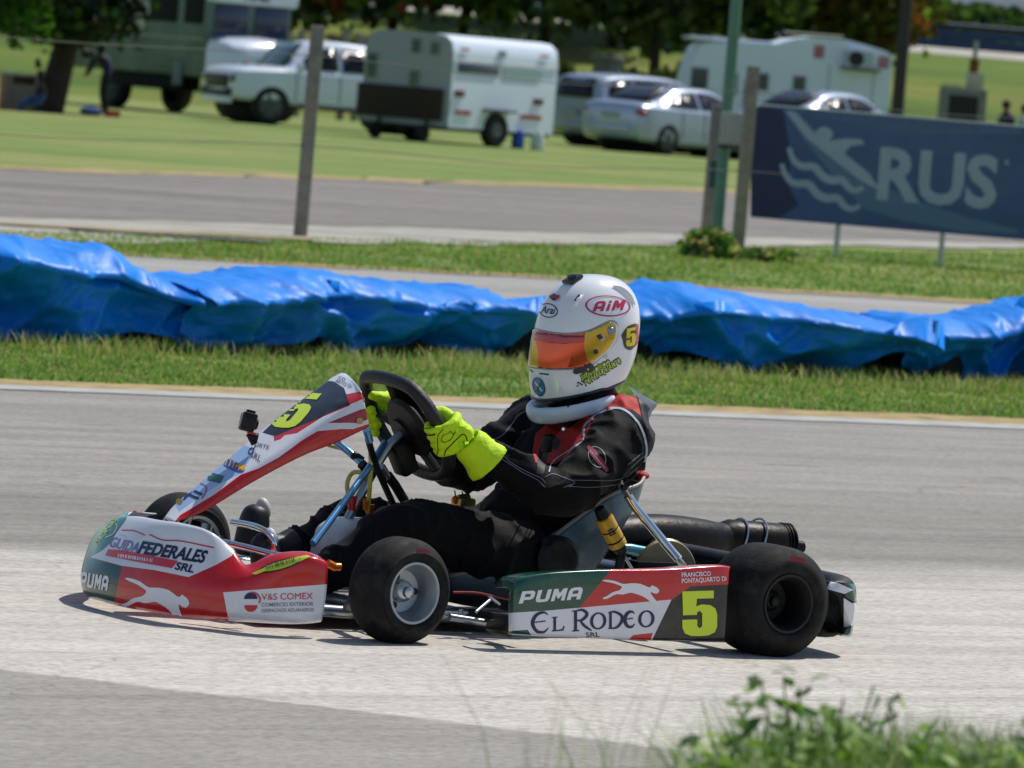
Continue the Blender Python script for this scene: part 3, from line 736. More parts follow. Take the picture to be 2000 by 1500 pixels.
def tp(x, s): P = at(x, 300, s); P.z = gz(s); return P
TG = 'trees on the embankment behind the vehicles'
tl = [(600, 176, 6.5, 2.7, 2.4, (0, 0), rd, 9000, 'tree with reddish leaves directly above the white pickup'),
      (745, 180, 7, 2.8, 2.6, (.3, 0), rd, 9000, 'tree with reddish leaves above the left end of the grey trailer'),
      (885, 178, 7, 2.3, 2.6, (0, 0), mg, 8000, 'green tree above the right end of the grey trailer'),
      (1045, 188, 9, 3.0, 3.9, (.2, 0), dk, 8000, 'dark tree with a thin trunk right of the grey trailer'),
      (1180, 190, 9, 3.0, 3.9, (0, 0), dk, 8000, 'dark tree above the grey SUV'),
      (1265, 172, 8, 3.1, 2.9, (.1, 0), dk, 9000, 'dark tree with a stout trunk left of the motorhome'),
      (1400, 176, 7.5, 2.7, 2.5, (0, 0), mg, 9000, 'green tree behind the green steel pole'),
      (1530, 178, 7.5, 2.7, 2.6, (0, 0), mg, 9000, 'green tree behind the middle of the motorhome'),
      (1632, 176, 7.5, 2.0, 2.3, (0, 0), au, 9000, 'tree with orange autumn leaves above the right end of the motorhome'),
      (470, 185, 7, 2.8, 2.0, (0, 0), mg, 8000, 'green tree behind the cab of the old green truck'),
      (330, 185, 7, 2.8, 2.0, (0, 0), dk, 8000, 'dark tree behind the middle of the old green truck'),
      (675, 196, 7, 2.6, 3.3, (0, 0), dk, 7000, 'dark tree filling the gap above the pickup and the trailer'), (820, 198, 7, 2.6, 3.5, (0, 0), mg, 7000, 'green tree behind the two reddish trees above the trailer'),
      (965, 196, 7, 2.6, 3.9, (0, 0), dk, 7000, 'dark tree just right of the green one above the trailer'), (1115, 197, 7, 2.6, 4.0, (0, 0), dk, 7000, 'dark tree between the thin trunk and the grey SUV'),
      (1340, 195, 7, 2.6, 3.6, (0, 0), dk, 7000, 'dark tree above the left end of the motorhome'), (1465, 196, 7, 2.6, 3.6, (0, 0), dk, 7000, 'dark tree just right of the green steel pole'),
      (1590, 196, 7, 2.3, 3.6, (0, 0), mg, 7000, 'green tree left of the orange autumn tree'), (215, 190, 6, 2.6, 2.6, (0, 0), mg, 7000, 'green tree above the left end of the old green truck'), (130, 192, 6, 2.6, 2.6, (0, 0), dk, 7000, 'dark tree on the embankment behind the leaning tree')]
for i, (x, s, h, cr, cz, ln, ms, n, lb) in enumerate(tl):
    tree('broadleaf_tree', lb, tp(x, s), h, cr*1.12, cz-.12, ln, ms, int(n*1.7), .38, TG, .17, 18, i+3)
# leaning tree beside the truck, nearer
P = at(92, 205, 118); P.z = 0
tree('leaning_tree', 'dark tree leaning right with low leafy branches, at the far left', P, 4.6, 1.7, 1.75, (.95, .1), leafmats('122008', '1e3a0c', '2f5a12', '4a7a1a'), 5200, .22, None, .30, 12, 50)
P = at(-60, 200, 112); P.z = 0
tree('broadleaf_tree', 'leafy green tree at the left picture edge, only its branches showing', P, 4.6, 1.6, 1.7, (0, 0), leafmats('122008', '1e3a0c', '2f5a12', '4a7a1a'), 5000, .22, None, .22, 12, 61)
# hedge beyond the highway
HB = leafmats('2a4018', '3d5a22', '54702c')
for i, (x, w_, lb) in enumerate([(1790, 3.6, 'dark bush beyond the guardrail, beside the far pole'), (1870, 4.5, 'broad bush beyond the guardrail'), (1965, 4.5, 'bush beyond the guardrail at the right picture edge')]):
    P = at(x, 100, 260); P.z = 2.6; bush(P, w_, 3, 3.0, 3600, .42, HB, lb, group='bushes beyond the guardrail')
# dark pole far right
P = at(1752, 225, 150); P.z = 0; q = at(1762, -60, 150)
o = MB().tube([(0, 0, 0), (0, 0, q.z+1)], [.17, .12], 14).build('timber_pole', mat('dark_timber', '35322f', .9, var=.2, bump=.3)); o.location = P; tag(o, 'dark timber pole standing right of the motorhome', 'pole')
# ------------------------------------------------------------------ vehicles
WP = mat('white_paint', 'd6e0f0', .28, coat=.6, var=.02); SP = mat('silver_paint', 'a4b2c8', .3, .35, coat=.7); GLs = mat('car_glass', '0c131f', .22, spec=.35); RUB = mat('tyre_black', '141414', .8); RIM = mat('alloy', '5c6066', .4, .7)
BLK = mat('black_trim', '101214', .5); RED = mat('tail_red', '9a1420', .25, coat=.5); HLm = mat('head_lamp', 'b8c4cc', .15, .3, coat=.5); CHR = mat('chrome', 'd4d8dc', .12, 1.); ARC = mat('wheel_well', '08090a', .95)
def carwheel(par, x, y, r, w=.22):
    s = 1 if y > 0 else -1
    wo = MB().lathe([(.02, .03), (r*.2, .035), (r*.25, .0), (r*.55, -.01), (r*.62, .03), (r*.66, .03), (r*.66, -.16)], (x, y, r), (0, s, 0), 24).build('wheel', RIM, par)
    MB().lathe([(r*.64, .02), (r*.7, .045), (r*.93, .035), (r, 0), (r, -w+.03), (r*.93, -w), (r*.6, -w)], (x, y, r), (0, s, 0), 28).build('tyre', RUB, wo)
    for k in range(5):
        a = 2*PI*k/5; MB().box((x+math.cos(a)*r*.4, y+s*.03, r+math.sin(a)*r*.4), (r*.5, .02, r*.13), Matrix.Rotation(-a, 3, 'Y')).build('spoke', RIM, wo)
def carbody(par, st, paint, arches, r, seg=None):
    """st: (x, zbot, zshoulder, halfwidth, ztop, halfwidth_top) along the length"""
    P = [Vector(s[:3]) for s in st]; Q = [Vector(s[3:6]) for s in st]; A = crom(P, 4); Bq = crom(Q, 4); rows = []
    for a, b in zip(A, Bq):
        x, zb, zs = a; w, zt, wt = b; col = []
        half = [(.0, zb), (w*.9, zb), (w*.985, zb+.08), (w, zb+(zs-zb)*.5), (w*.975, zs-.03), (w*.94, zs+.01)]
        if zt-zs > .06: half += [(w*.94+(wt-w*.94)*.5, zs+(zt-zs)*.5), (wt+.01, zt-.06), (wt*.93, zt-.015), (wt*.6, zt+.012), (0, zt+.02)]
        else: half += [(w*.85, zt+.0), (w*.7, zt+.015), (w*.5, zt+.022), (w*.25, zt+.028), (0, zt+.03)]
        col = [Vector((x, y, z)) for y, z in half]+[Vector((x, -y, z)) for y, z in half[-2:0:-1]]; rows.append(col)
    mb = MB().grid(rows, closed=True); n = len(rows[0]); mb.f.append(list(range(n))[::-1]); mb.f.append([len(mb.v)-n+i for i in range(n)]); mb.m += [0, 0]
    o = mb.build('body', paint, par, ang=180)
    for x in arches:
        c = MB().cyl((x, -1.5, r+.01), (x, 1.5, r+.01), r*1.17, n=32).build('cut', ARC); md = o.modifiers.new('b', 'BOOLEAN'); md.operation = 'DIFFERENCE'; md.object = c; md.solver = 'EXACT'; apply_mods(o); bpy.data.objects.remove(c)
    shade(o, 32)
    for x in arches: MB().cyl((x, -.62, r+.02), (x, .62, r+.02), r*1.12, n=24).build('wheel_well', ARC, par)
    def sy(x, z):
        # half width of the shell at x,z
        for i in range(len(A)-1):
            if (A[i].x-x)*(A[i+1].x-x) <= 0:
                k = (x-A[i].x)/((A[i+1].x-A[i].x) or 1); a = A[i].lerp(A[i+1], k); b = Bq[i].lerp(Bq[i+1], k); w, zt, wt = b
                if z <= a.z: return w*.985
                return w*.94+(wt-w*.94)*min(1, (z-a.z)/max(.05, zt-a.z-.06))
        return st[0][3]
    return o, sy
def sidepane(par, poly, sy, name='side_window', m=None, both=True, lift=.024):
    for s in ((1, -1) if both else (-1,)):
        b = flatmesh(splines=[poly])
        for k in range(-10, 20): bmesh.ops.bisect_plane(b, geom=b.verts[:]+b.edges[:]+b.faces[:], dist=1e-4, plane_co=(k*.3, 0, 0), plane_no=(1, 0, 0))
        me = bpy.data.meshes.new(name)
        for v in b.verts: v.co = Vector((v.co.x, s*(sy(v.co.x, v.co.y)+lift), v.co.y))
        b.to_mesh(me); b.free(); me.materials.append(m or GLs); o = bpy.data.objects.new(name, me); C.objects.link(o); o.parent = par
        md = o.modifiers.new('s', 'SOLIDIFY'); md.thickness = .006; md.offset = 0; shade(o, 30)
def placed(P, local, rz):
    """origin so that the local point stands on P"""
    c, s = math.cos(rz), math.sin(rz); return Vector((P.x-(local[0]*c-local[1]*s), P.y-(local[0]*s+local[1]*c), 0))
# sedan (nose towards +x of the object). Near side is -y when rz=0
def sedan(label, P, loc, rz, paint, group=None, tall=0., kind='sedan'):
    t = thing('parked_car', label, 'car', placed(P, loc, rz), rz, group)
    if kind == 'sedan':
        st = [(-2.25, .42, .80, .70, .84, .62), (-2.18, .28, .95, .84, 1.0, .72), (-1.9, .24, .98, .89, 1.04, .72), (-1.55, .22, .97, .90, 1.12, .66), (-.95, .2, .96, .905, 1.36, .60), (-.35, .2, .95, .91, 1.42, .60), (.2, .2, .94, .91, 1.40, .60), (.75, .2, .93, .905, 1.16, .64), (1.1, .2, .92, .90, .99, .70), (1.7, .22, .84, .88, .88, .66), (2.1, .26, .74, .84, .78, .6), (2.25, .38, .66, .72, .68, .5)]
        ar = (-1.38, 1.38); r = .33
        win = [(-1.42, 1.02), (-1.2, 1.15), (-.85, 1.30), (-.35, 1.345), (.15, 1.31), (.55, 1.17), (.85, .985)]
    else:
        st = [(-2.2, .45, .9, .78, 1.0, .7), (-2.15, .3, 1.0, .88, 1.35, .74), (-2.0, .26, 1.03, .92, 1.60, .70), (-1.4, .24, 1.03, .935, 1.69, .70), (-.6, .24, 1.02, .94, 1.71, .70), (.2, .24, 1.01, .94, 1.66, .69), (.75, .24, 1.0, .935, 1.35, .70), (1.1, .24, .99, .93, 1.06, .72), (1.7, .26, .93, .91, .96, .68), (2.1, .3, .84, .86, .86, .6), (2.25, .42, .7, .74, .74, .5)]
        ar = (-1.32, 1.36); r = .36
        win = [(-1.95, 1.12), (-1.85, 1.42), (-1.5, 1.56), (-.6, 1.59), (.15, 1.52), (.55, 1.3), (.82, 1.06)]
    o, sy = carbody(t, st, paint, ar, r); cw = crom2(win, 3); base = win[-1]
    # panes split by pillars
    for (a, b_) in (((-1.35, -.42), (-.34, .8)) if kind == 'sedan' else ((-1.9, -1.25), (-1.15, -.35), (-.27, .8))):
        poly = [(max(a, min(b_, x)), z) for x, z in cw if a-.3 <= x <= b_+.3]
        q = []
        for p in poly:
            if not q or abs(p[0]-q[-1][0])+abs(p[1]-q[-1][1]) > .01: q.append(p)
        zb_ = (1.0 if kind == 'sedan' else 1.07); q = [(a, zb_)]+[p for p in q if p[1] > zb_+.01]+[(b_ if b_ < .7 else .78, zb_)]
        sidepane(t, q, sy)
    for xg in (-.98, -.30, .80): sidepane(t, [(xg, .36), (xg+.018, .36), (xg+.018, .93), (xg, .93)], sy, 'door_gap', BLK, lift=.012)
    for x in ar:
        for y in (-1, 1): carwheel(t, x, y*(st[5][3]-.03), r)
    # rear window, tail lamps, bumper, plate
    if kind == 'sedan':
        rw = [Vector((-1.75, -.52, 1.065)), Vector((-1.75, .52, 1.065)), Vector((-.98, .48, 1.385)), Vector((-.98, -.48, 1.385))]
    else: rw = [Vector((-2.19, -.6, 1.10)), Vector((-2.19, .6, 1.10)), Vector((-2.03, .56, 1.56)), Vector((-2.03, -.56, 1.56))]
    b = MB(); rows = [[rw[0].lerp(rw[1], k/6).lerp(rw[3].lerp(rw[2], k/6), j/4)+Vector((-.03 if kind != 'sedan' else 0, 0, .03 if kind == 'sedan' else 0))*math.sin(PI*j/4)+Vector((-.05, 0, .02))*(1 if kind == 'sedan' else .6) for k in range(7)] for j in range(5)]
    o2 = b.grid(rows).build('rear_window', GLs, t, ang=180, fix=False); md = o2.modifiers.new('s', 'SOLIDIFY'); md.thickness = .01
    zz = .84 if kind == 'sedan' else .98
    for y in (-1, 1):
        MB().ell((-2.12, y*.70, zz), (.13, .2, .10 if kind == 'sedan' else .14), 16, 8).build('tail_lamp', RED, t)
        MB().box((.62, y*.98, 1.0), (.14, .16, .11), bev=.03).build('mirror', paint, t)
        MB().ell((2.08, y*.62, .70), (.16, .18, .07), 16, 8).build('headlight', HLm, t)
        for xd in (-.55, .35): MB().box((xd, y*(sy(xd, .8)+.015), .86), (.16, .02, .025), bev=.006).build('door_handle', paint, t)
    MB().box((-2.23, 0, .48), (.12, 1.2, .14), bev=.03).build('bumper', paint, t)
    MB().box((-2.27, 0, .76), (.01, .46, .11)).build('number_plate', mat('plate', '9aa0a4', .6), t)
    MB().box((0, 0, .26), (3.4, 1.5, .16), bev=.04).build('underbody', ARC, t)
    return t
RZ = 0.0
sedan('silver sedan parked with its red tail lamp left of the green pole', Z(1302, 303), (-1.38, -.88), R_(14), SP, 'parked silver and white cars')
sedan('grey SUV parked behind the silver sedan, dark rear window showing', at(1226, 291, 136), (-1.32, -.9), R_(8), mat('suv_silver', '9aa6b6', .3, .3, coat=.6), 'parked silver and white cars', kind='suv').scale = (1, 1, .94)
_s3 = sedan('silver car parked behind the blue banner, only its roof showing', Z(1592, 322), (-1.38, -.88), R_(10), SP, 'parked silver and white cars')
_s3.scale = (1, 1, 1.12)
# pickup, nose towards the object's +x; rz = pi so that it faces left; near side is +y
def pickup(P, loc, rz):
    t = thing('pickup_truck', 'white double cab pickup parked in front of the old green truck', 'pickup truck', placed(P, loc, rz), rz)
    st = [(-2.62, .55, 1.05, .90, 1.09, .7), (-2.5, .5, 1.10, .95, 1.13, .7), (-1.0, .45, 1.10, .96, 1.13, .7), (-.98, .45, 1.10, .96, 1.14, .7), (-.86, .45, 1.12, .96, 1.66, .68), (-.5, .42, 1.12, .965, 1.74, .69), (.4, .42, 1.12, .965, 1.75, .69), (.85, .42, 1.13, .96, 1.56, .69), (1.25, .44, 1.12, .96, 1.20, .80), (1.5, .45, 1.11, .97, 1.15, .80), (2.05, .46, 1.08, .97, 1.12, .80), (2.28, .48, 1.04, .94, 1.07, .78), (2.36, .55, .98, .84, 1.0, .70)]
    o, sy = carbody(t, st, WP, (-1.55, 1.55), .38)
    sidepane(t, [(-.72, 1.18), (-.62, 1.55), (-.45, 1.62), (.02, 1.64), (.02, 1.18)], sy); sidepane(t, [(.12, 1.18), (.12, 1.64), (.45, 1.62), (.72, 1.5), (1.02, 1.18)], sy)
    for xg in (-.78, .07, 1.02): sidepane(t, [(xg, .55), (xg+.02, .55), (xg+.02, 1.08), (xg, 1.08)], sy, 'door_gap', BLK, lift=.012)
    b = MB(); rows = [[Vector((1.26-.40*j/4+.05*math.cos(PI*(k/6-.5)), (-.72+1.44*k/6)*(1-.05*j/4), 1.20+.50*j/4)) for k in range(7)] for j in range(5)]
    o2 = b.grid(rows).build('windscreen', mat('screen_green', '24483c', .08, coat=.5), t, ang=180, fix=False); md = o2.modifiers.new('s', 'SOLIDIFY'); md.thickness = .01
    for x in (-1.55, 1.55):
        for y in (-1, 1): carwheel(t, x, y*.94, .40, .25)
    MB().box((2.36, 0, .82), (.10, 1.10, .26), bev=.03).build('grille', BLK, t); MB().box((2.40, 0, .57), (.10, 1.5, .12), bev=.03).build('lower_grille', BLK, t)
    for y in (-1, 1):
        MB().box((2.28, y*.70, .88), (.22, .34, .17), bev=.04).build('headlight', mat('lamp_dark', '2a323c', .15, coat=.5), t); MB().box((2.38, y*.66, .62), (.1, .26, .12), bev=.03).build('fog_lamp', BLK, t)
        MB().box((1.02, y*1.05, 1.20), (.14, .2, .2), bev=.04).build('mirror', WP, t)
        for xd in (-.1, .75): MB().box((xd-.35, y*(sy(xd, .9)+.015), 1.0), (.18, .02, .03), bev=.006).build('door_handle', CHR, t)
        MB().box((0, y*.9, .40), (1.9, .14, .06), bev=.02).build('side_step', BLK, t)
    MB().box((2.36, 0, .45), (.14, 1.5, .16), bev=.05).build('bumper', WP, t)
    MB().box((-1.7, 0, 1.13), (1.5, 1.5, .03)).build('load_bed', BLK, t)
pickup(at(525, 251, 127), (1.55, .93), PI-R_(8))
# camper trailer: x along its long side (going right and away), y to the left
def trailer():
    P = at(873, 270, 119); rz = R_(56)-YAW; t = thing('camper_trailer', 'grey and white box trailer with rounded roof and a dark slatted ramp', 'trailer', Vector((P.x, P.y, 0)), rz); t.scale = (1, 1, .885)
    L, Wd, z0, z1 = 3.55, 2.05, .36, 2.34; GRY = mat('trailer_grey', 'a2a9b4', .6, var=.06, vscale=1); WHT = mat('trailer_white', 'd8e4f4', .4, var=.04, vscale=1)
    pr = [(0, z0), (0, z1-.42), (.05, z1-.16), (.2, z1-.03), (.45, z1), (Wd-.35, z1), (Wd-.08, z1-.1), (Wd, z1-.3), (Wd, z0)]
    b = MB(); b.use(WHT); b.prism(pr, 0, L, lambda u, v, w: Vector((w, u, v))); o = b.build('shell', None, t, ang=40)
    o.data.materials.append(GRY)
    for p in o.data.polygons:
        if abs(p.normal.x) > .9 and p.center.x < .01: p.material_index = 1
    # windows in the end wall (x = 0)
    for (y, z, w, h) in ((.42, 2.02, .2, .26), (.86, 2.04, .2, .28), (1.85, 1.55, .22, .5), (.85, 1.35, .22, .3)):
        f = MB().box((-.012, y, z), (.03, w+.05, h+.05), bev=.006).build('window_frame', mat('frame_grey', 'a3a9a8', .5), t); MB().box((-.03, y, z), (.012, w, h)).build('pane', mat('dull_glass', '4f6a66', .2, coat=.3), f)
    rp = MB().box((-.05, 1.12, .82), (.04, 1.95, .68)).build('ramp', mat('slat_dark', '2c241e', .8, var=.2), t)
    for k in range(6): MB().box((-.085, 1.12, .54+k*.112), (.03, 1.98, .07), bev=.006).build('slat', mat('slat_brown', '3b3028', .8, var=.25, vscale=4, stretch=(1, .3, 4)), rp)
    # long side, facing right and towards the track (y = 0)
    MB().box((.85, -.012, 1.66), (1.35, .02, .2), bev=.006).build('side_window', mat('blue_glass', '1b2f55', .12, coat=.5), t)
    MB().box((2.35, -.012, 1.64), (1.3, .015, .16)).build('side_panel', mat('panel_grey', '9fb4b8', .4), t); MB().box((L/2, -.015, 1.80), (L, .02, .02)).build('trim', CHR, t)
    for (x, z, w, h) in ((.45, .70, .5, .09), (2.75, .70, .7, .09), (.35, 2.05, .26, .05), (3.05, 2.05, .3, .05)): MB().box((x, -.012, z), (w, .02, h)).build('reflector', RED, t)
    for (x, z) in ((.28, 1.1), (2.95, 1.05)): MB().box((x, -.02, z), (.3, .04, .13), bev=.01).build('marker_lamp', mat('lamp_brown', '5a2a22', .4), t)
    MB().box((1.6, -.012, 2.02), (.26, .02, .14)).build('vent', mat('vent_grey', '9aa2a4', .6), t)
    MB().box((L/2, Wd/2, .33), (L-.1, Wd-.1, .1)).build('chassis', BLK, t)
    for y in (-.06, Wd-.1): 
        w_ = MB().lathe([(.03, .02), (.15, .03), (.2, .0), (.2, -.1)], (1.55, y, .37), (0, -1 if y < 1 else 1, 0), 24).build('wheel', RIM, t); MB().lathe([(.19, .02), (.24, .05), (.33, .04), (.37, 0), (.37, -.14), (.2, -.16)], (1.55, y, .37), (0, -1 if y < 1 else 1, 0), 28).build('tyre', RUB, w_)
    MB().box((1.55, -.10, .79), (.95, .2, .05), bev=.02).build('mudguard', BLK, t)
    for y in (.4, 1.5):
        MB().cyl((-.15, y, .02), (-.15, y, .5), .04, n=10).build('jack', BLK, t); MB().lathe([(.02, -.05), (.16, -.06), (.19, 0), (.16, .06), (.02, .05)], (-.25, y, .19), (0, 1, 0), 20).build('jockey_wheel', RUB, t)
trailer()
# containers under and beside the trailer
for (a, b_, m_, lb) in ((1012, 268, mat('drum_blue', '1c4fb0', .4), 'blue plastic drum standing right of the trailer'), (1050, 270, mat('drum_white', 'c3cdd2', .4), 'white plastic drum standing beside the blue drum')):
    P = at(a, b_, 121); o = MB().lathe([(.0, 0), (.11, 0), (.12, .02), (.125, .15), (.12, .17), (.125, .3), (.11, .33), (.05, .34), (.05, .37), (0, .37)], (0, 0, 0), (0, 0, 1), 24).build('plastic_drum', m_); o.location = (P.x, P.y, 0); tag(o, lb, 'drum')
# motorhome: x to the right along its side
def motorhome():
    P = at(1330, 300, 146); rz = R_(6)-YAW; t = thing('motorhome', 'long white motorhome with rounded front and a rear air conditioner', 'motorhome', Vector((P.x, P.y, 0)), rz)
    ppm = FP/146.; L = 4.75; MW = mat('motorhome_white', 'd6e2f2', .4, var=.04, vscale=.8)
    pr = crom2([(0, .5), (.0, 1.2), (.06, 1.8), (.22, 2.35), (.5, 2.52), (1.2, 2.58)], 4)+[(2.0, 2.62), (2.45, 2.78), (2.9, 2.86), (3.6, 2.86), (4.55, 2.68), (L, 2.58), (L, .5)]
    MB().use(MW).prism(pr, 0, 2.2, lambda u, v, w: Vector((u, w, v))).build('shell', MW, t, ang=25)
    MB().box((1.0, 1.1, 2.62), (1.9, 1.9, .08), bev=.03).build('roof_panel', WP, t)
    for (x, z, w, h) in ((.28, 1.55, .36, .72), (1.02, 1.62, .26, .48), (1.75, 1.72, .26, .36), (2.62, 1.68, .26, .44)):
        f = MB().box((x, -.012, z), (w+.06, .03, h+.06), bev=.01).build('window_frame', mat('mh_frame', '8fa0a4', .5), t); MB().box((x, -.03, z), (w, .012, h)).build('pane', mat('mh_glass', '2c3f42', .12, coat=.4), f)
    MB().box((1.35, -.008, 1.15), (.02, .012, 1.2)).build('door_gap', BLK, t)
    for x in (3.3, 4.35): MB().box((x, -.008, 1.4), (.02, .012, 1.7)).build('panel_gap', mat('seam', '8894a0', .6), t)
    a = MB().box((3.95, -.14, 2.42), (.62, .3, .42), bev=.02).build('air_conditioner', mat('ac_white', 'aab6bd', .5), t); MB().lathe([(0, .0), (.15, .0), (.16, .015), (.18, .0)], (3.86, -.30, 2.43), (0, -1, 0), 20).build('fan_grille', BLK, a)
    MB().box((4.0, -.16, 2.18), (.95, .34, .03)).build('shelf', BLK, t)
    MB().box((3.02, -.008, 2.52), (.24, .012, .3)).build('sticker', mat('mh_red', 'a86a70', .6), t); MB().box((4.55, -.008, 2.4), (.26, .012, .28)).build('sticker', mat('mh_red2', 'b07b80', .6), t)
    MB().box((4.62, -.02, 1.0), (.16, .04, .2), bev=.01).build('tail_lamp', RED, t)
    for x in (.95, 3.55): carwheel(t, x, .12, .38)
    MB().box((2.3, 1.1, .45), (4.4, 1.8, .2)).build('chassis', BLK, t)
    MB().box((2.9, .3, 2.92), (1.4, .05, .04)).build('roof_rail', CHR, t)
motorhome()
# old green truck: front faces right-camera. x = forward
def oldtruck():
    Pw = Z(357, 224); rz = -R_(18)-YAW; 
    t = thing('old_truck', 'old green bus bodied truck with white visor and bonnet, shaded by trees', 'truck', (0, 0, 0), rz)
    G = mat('truck_green', '3e584a', .5, var=.2, vscale=.9, col2='74897e'); GD = mat('truck_light', '8a948c', .55); DK = mat('truck_open', '090b0b', .9); BG_ = mat('truck_glass', '14234a', .12, coat=.5)
    return t, G, GD, DK, BG_
t, G, GD, DK, BGl = oldtruck()
# axes measured in plan: side wall runs left and away from the front corner; front wall runs right
FC = at(392, 222, 134)     # near front corner of the body
t.location = (FC.x, FC.y, 0); t.rotation_euler = (0, 0, R_(-54)-YAW)   # +x forward (towards the camera and right)
# local: x forward, y left->far side. front wall from y=0 (near-left corner) to y=+2.15
MB().box((-2.9, 1.07, 1.9), (5.8, 2.14, 2.2), bev=.10).build('body', G, t, ang=40)
MB().box((.02, 1.07, 2.60), (.36, 2.2, .34), bev=.08).build('visor', WP, t)
bm = flatmesh(text='ANE', size=.22, bold=.008); me = bpy.data.meshes.new('lettering')
for v in bm.verts: v.co = Vector((.205, .75+v.co.x*1.5, 2.52+v.co.y))
bm.to_mesh(me); bm.free(); me.materials.append(mat('visor_letters', '2a3442', .6)); o = bpy.data.objects.new('lettering', me); C.objects.link(o); o.parent = t
for y in (.58, 1.60): MB().box((.01, y, 2.06), (.03, .86, .68), bev=.03).build('windscreen', BGl, t)
hb = MB(); rows = []
for (x, w, z) in ((0, 1.06, 1.74), (.3, 1.06, 1.73), (.7, 1.04, 1.69), (1.0, .98, 1.58), (1.08, .88, 1.40)):
    rows.append([Vector((x, 1.07-w, .7)), Vector((x, 1.07-w, z-.32)), Vector((x, 1.07-w*.95, z-.12)), Vector((x, 1.07-w*.7, z-.02)), Vector((x, 1.07, z+.03)), Vector((x, 1.07+w*.7, z-.02)), Vector((x, 1.07+w*.95, z-.12)), Vector((x, 1.07+w, z-.32)), Vector((x, 1.07+w, .7))])
hb.grid(rows); hb.f.append([len(hb.v)-9+i for i in range(9)]); hb.m.append(0); hb.build('bonnet', WP, t, ang=50)
MB().box((1.12, 1.07, 1.05), (.05, .95, .5), bev=.02).build('grille', mat('grille_green', '6a8486', .4, .3), t)
for y in (.35, 1.8):
    MB().ell((1.0, y, 1.15), (.12, .14, .14), 16, 10).build('headlight', mat('lamp_pink', 'c09a9a', .3), t)
    b = MB(); b.grid([[Vector((.45+math.cos(a)*.56, y+w, .5+math.sin(a)*.58)) for a in [PI*k/8 for k in range(9)]] for w in (-.2, .2)]); o = b.build('mudguard', GD, t, ang=180, fix=False); md = o.modifiers.new('s', 'SOLIDIFY'); md.thickness = .03
    for x in (.45, -3.9):
        yy = y if x > 0 else (.2 if y < 1 else 1.95)
        w_ = MB().lathe([(.02, .04), (.12, .05), (.2, .0), (.28, .02), (.28, -.1)], (x, yy, .48), (0, -1 if y < 1 else 1, 0), 24).build('wheel', mat('truck_rim', '3c4a44', .6), t); MB().lathe([(.27, .0), (.33, .08), (.44, .06), (.48, 0), (.48, -.2), (.3, -.22)], (x, yy, .48), (0, -1 if y < 1 else 1, 0), 28).build('tyre', RUB, w_)
MB().box((1.25, 1.07, .55), (.08, 2.1, .16), bev=.02).build('bumper', GD, t)
for (x, w) in ((-.55, .75), (-1.75, 1.1), (-3.2, .9), (-4.6, .9)):
    MB().box((x, -.01, 2.25), (w, .03, .62), bev=.02).build('side_window', DK if x > -2 else BGl, t)
MB().box((-2.9, -.012, 1.62), (5.6, .02, .06)).build('trim', GD, t)
MB().ell((-3.3, .03, 2.15), (1.05, .08, .66), 24, 12).build('side_panel', mat('side_pale', 'aab4ac', .6, var=.1), t)
MB().box((-2.7, .4, .66), (3.2, .5, .34), bev=.03).build('side_tank', DK, t)
MB().box((-1.0, -.02, .85), (.34, .06, .5), bev=.02).build('step_plate', mat('step_grey', '5d7376', .5), t)
# ------------------------------------------------------------------ small far things
fp = [(560, 62, 85), (585, 58, 88), (672, 60, 90), (700, 66, 92)]
for i, (a, y0, y1) in enumerate(fp):
    P = at(a, 120, 150); P.z = 0; q = at(a, y0, 150)
    o = MB().box((0, 0, q.z/2), (.14, .14, q.z), bev=.01).build('far_fence_post', CP); o.location = P; tag(o, ['far grey concrete post just right of the old truck', 'second far grey post right of the old truck', 'far grey concrete post above the pickup roof', 'far grey concrete post where pickup and trailer meet'][i], 'post', 'grey posts behind the pickup')
P = at(1180, 200, 150); P.z = 0; q = at(1180, 118, 150).z
o = MB().box((0, 0, q/2), (.55, .5, q), Matrix.Rotation(.5, 3, 'Z'), bev=.02).box((0, 0, q+.06), (.65, .6, .12), Matrix.Rotation(.5, 3, 'Z'), bev=.02).build('brick_pillar', mat('pillar_grey', '5c625c', .9, var=.15)); o.location = P; tag(o, 'grey masonry pillar standing behind the grey SUV', 'pillar')
# concrete shelter with rusty stove and chimney at the right
P = at(1872, 290, 130); P.z = 0; t = thing('barbecue_hearth', 'grey concrete barbecue with a rusty chimney pipe behind the banner', 'barbecue', P, -YAW)
CG = mat('hearth_grey', '7c7f76', .9, var=.15, vscale=4); zt = at(1872, 172, 130).z
MB().box((0, 0, zt/2), (.95, .7, zt), bev=.02).build('hearth', CG, t); MB().box((0, -.36, zt*.72), (.6, .02, zt*.4)).build('opening', mat('soot', '2d2c2b', .95), t)
MB().box((.22, 0, zt+.17), (.36, .36, .34), bev=.01).build('flue_base', mat('hearth_pale', 'b5b69c', .9), t); MB().cyl((.18, 0, zt+.34), (.18, 0, zt+.62), .1, n=16).build('chimney', mat('rust', '6b4214', .9, var=.3, vscale=8), t); MB().cyl((.18, 0, zt+.62), (.18, 0, zt+1.0), .05, n=12).build('chimney_cap', mat('zinc', '8f9a90', .5, .5), t)
MB().box((-.25, -.05, zt+.04), (.4, .6, .06)).build('shelf', mat('hearth_pale', 'b5b69c', .9), t)
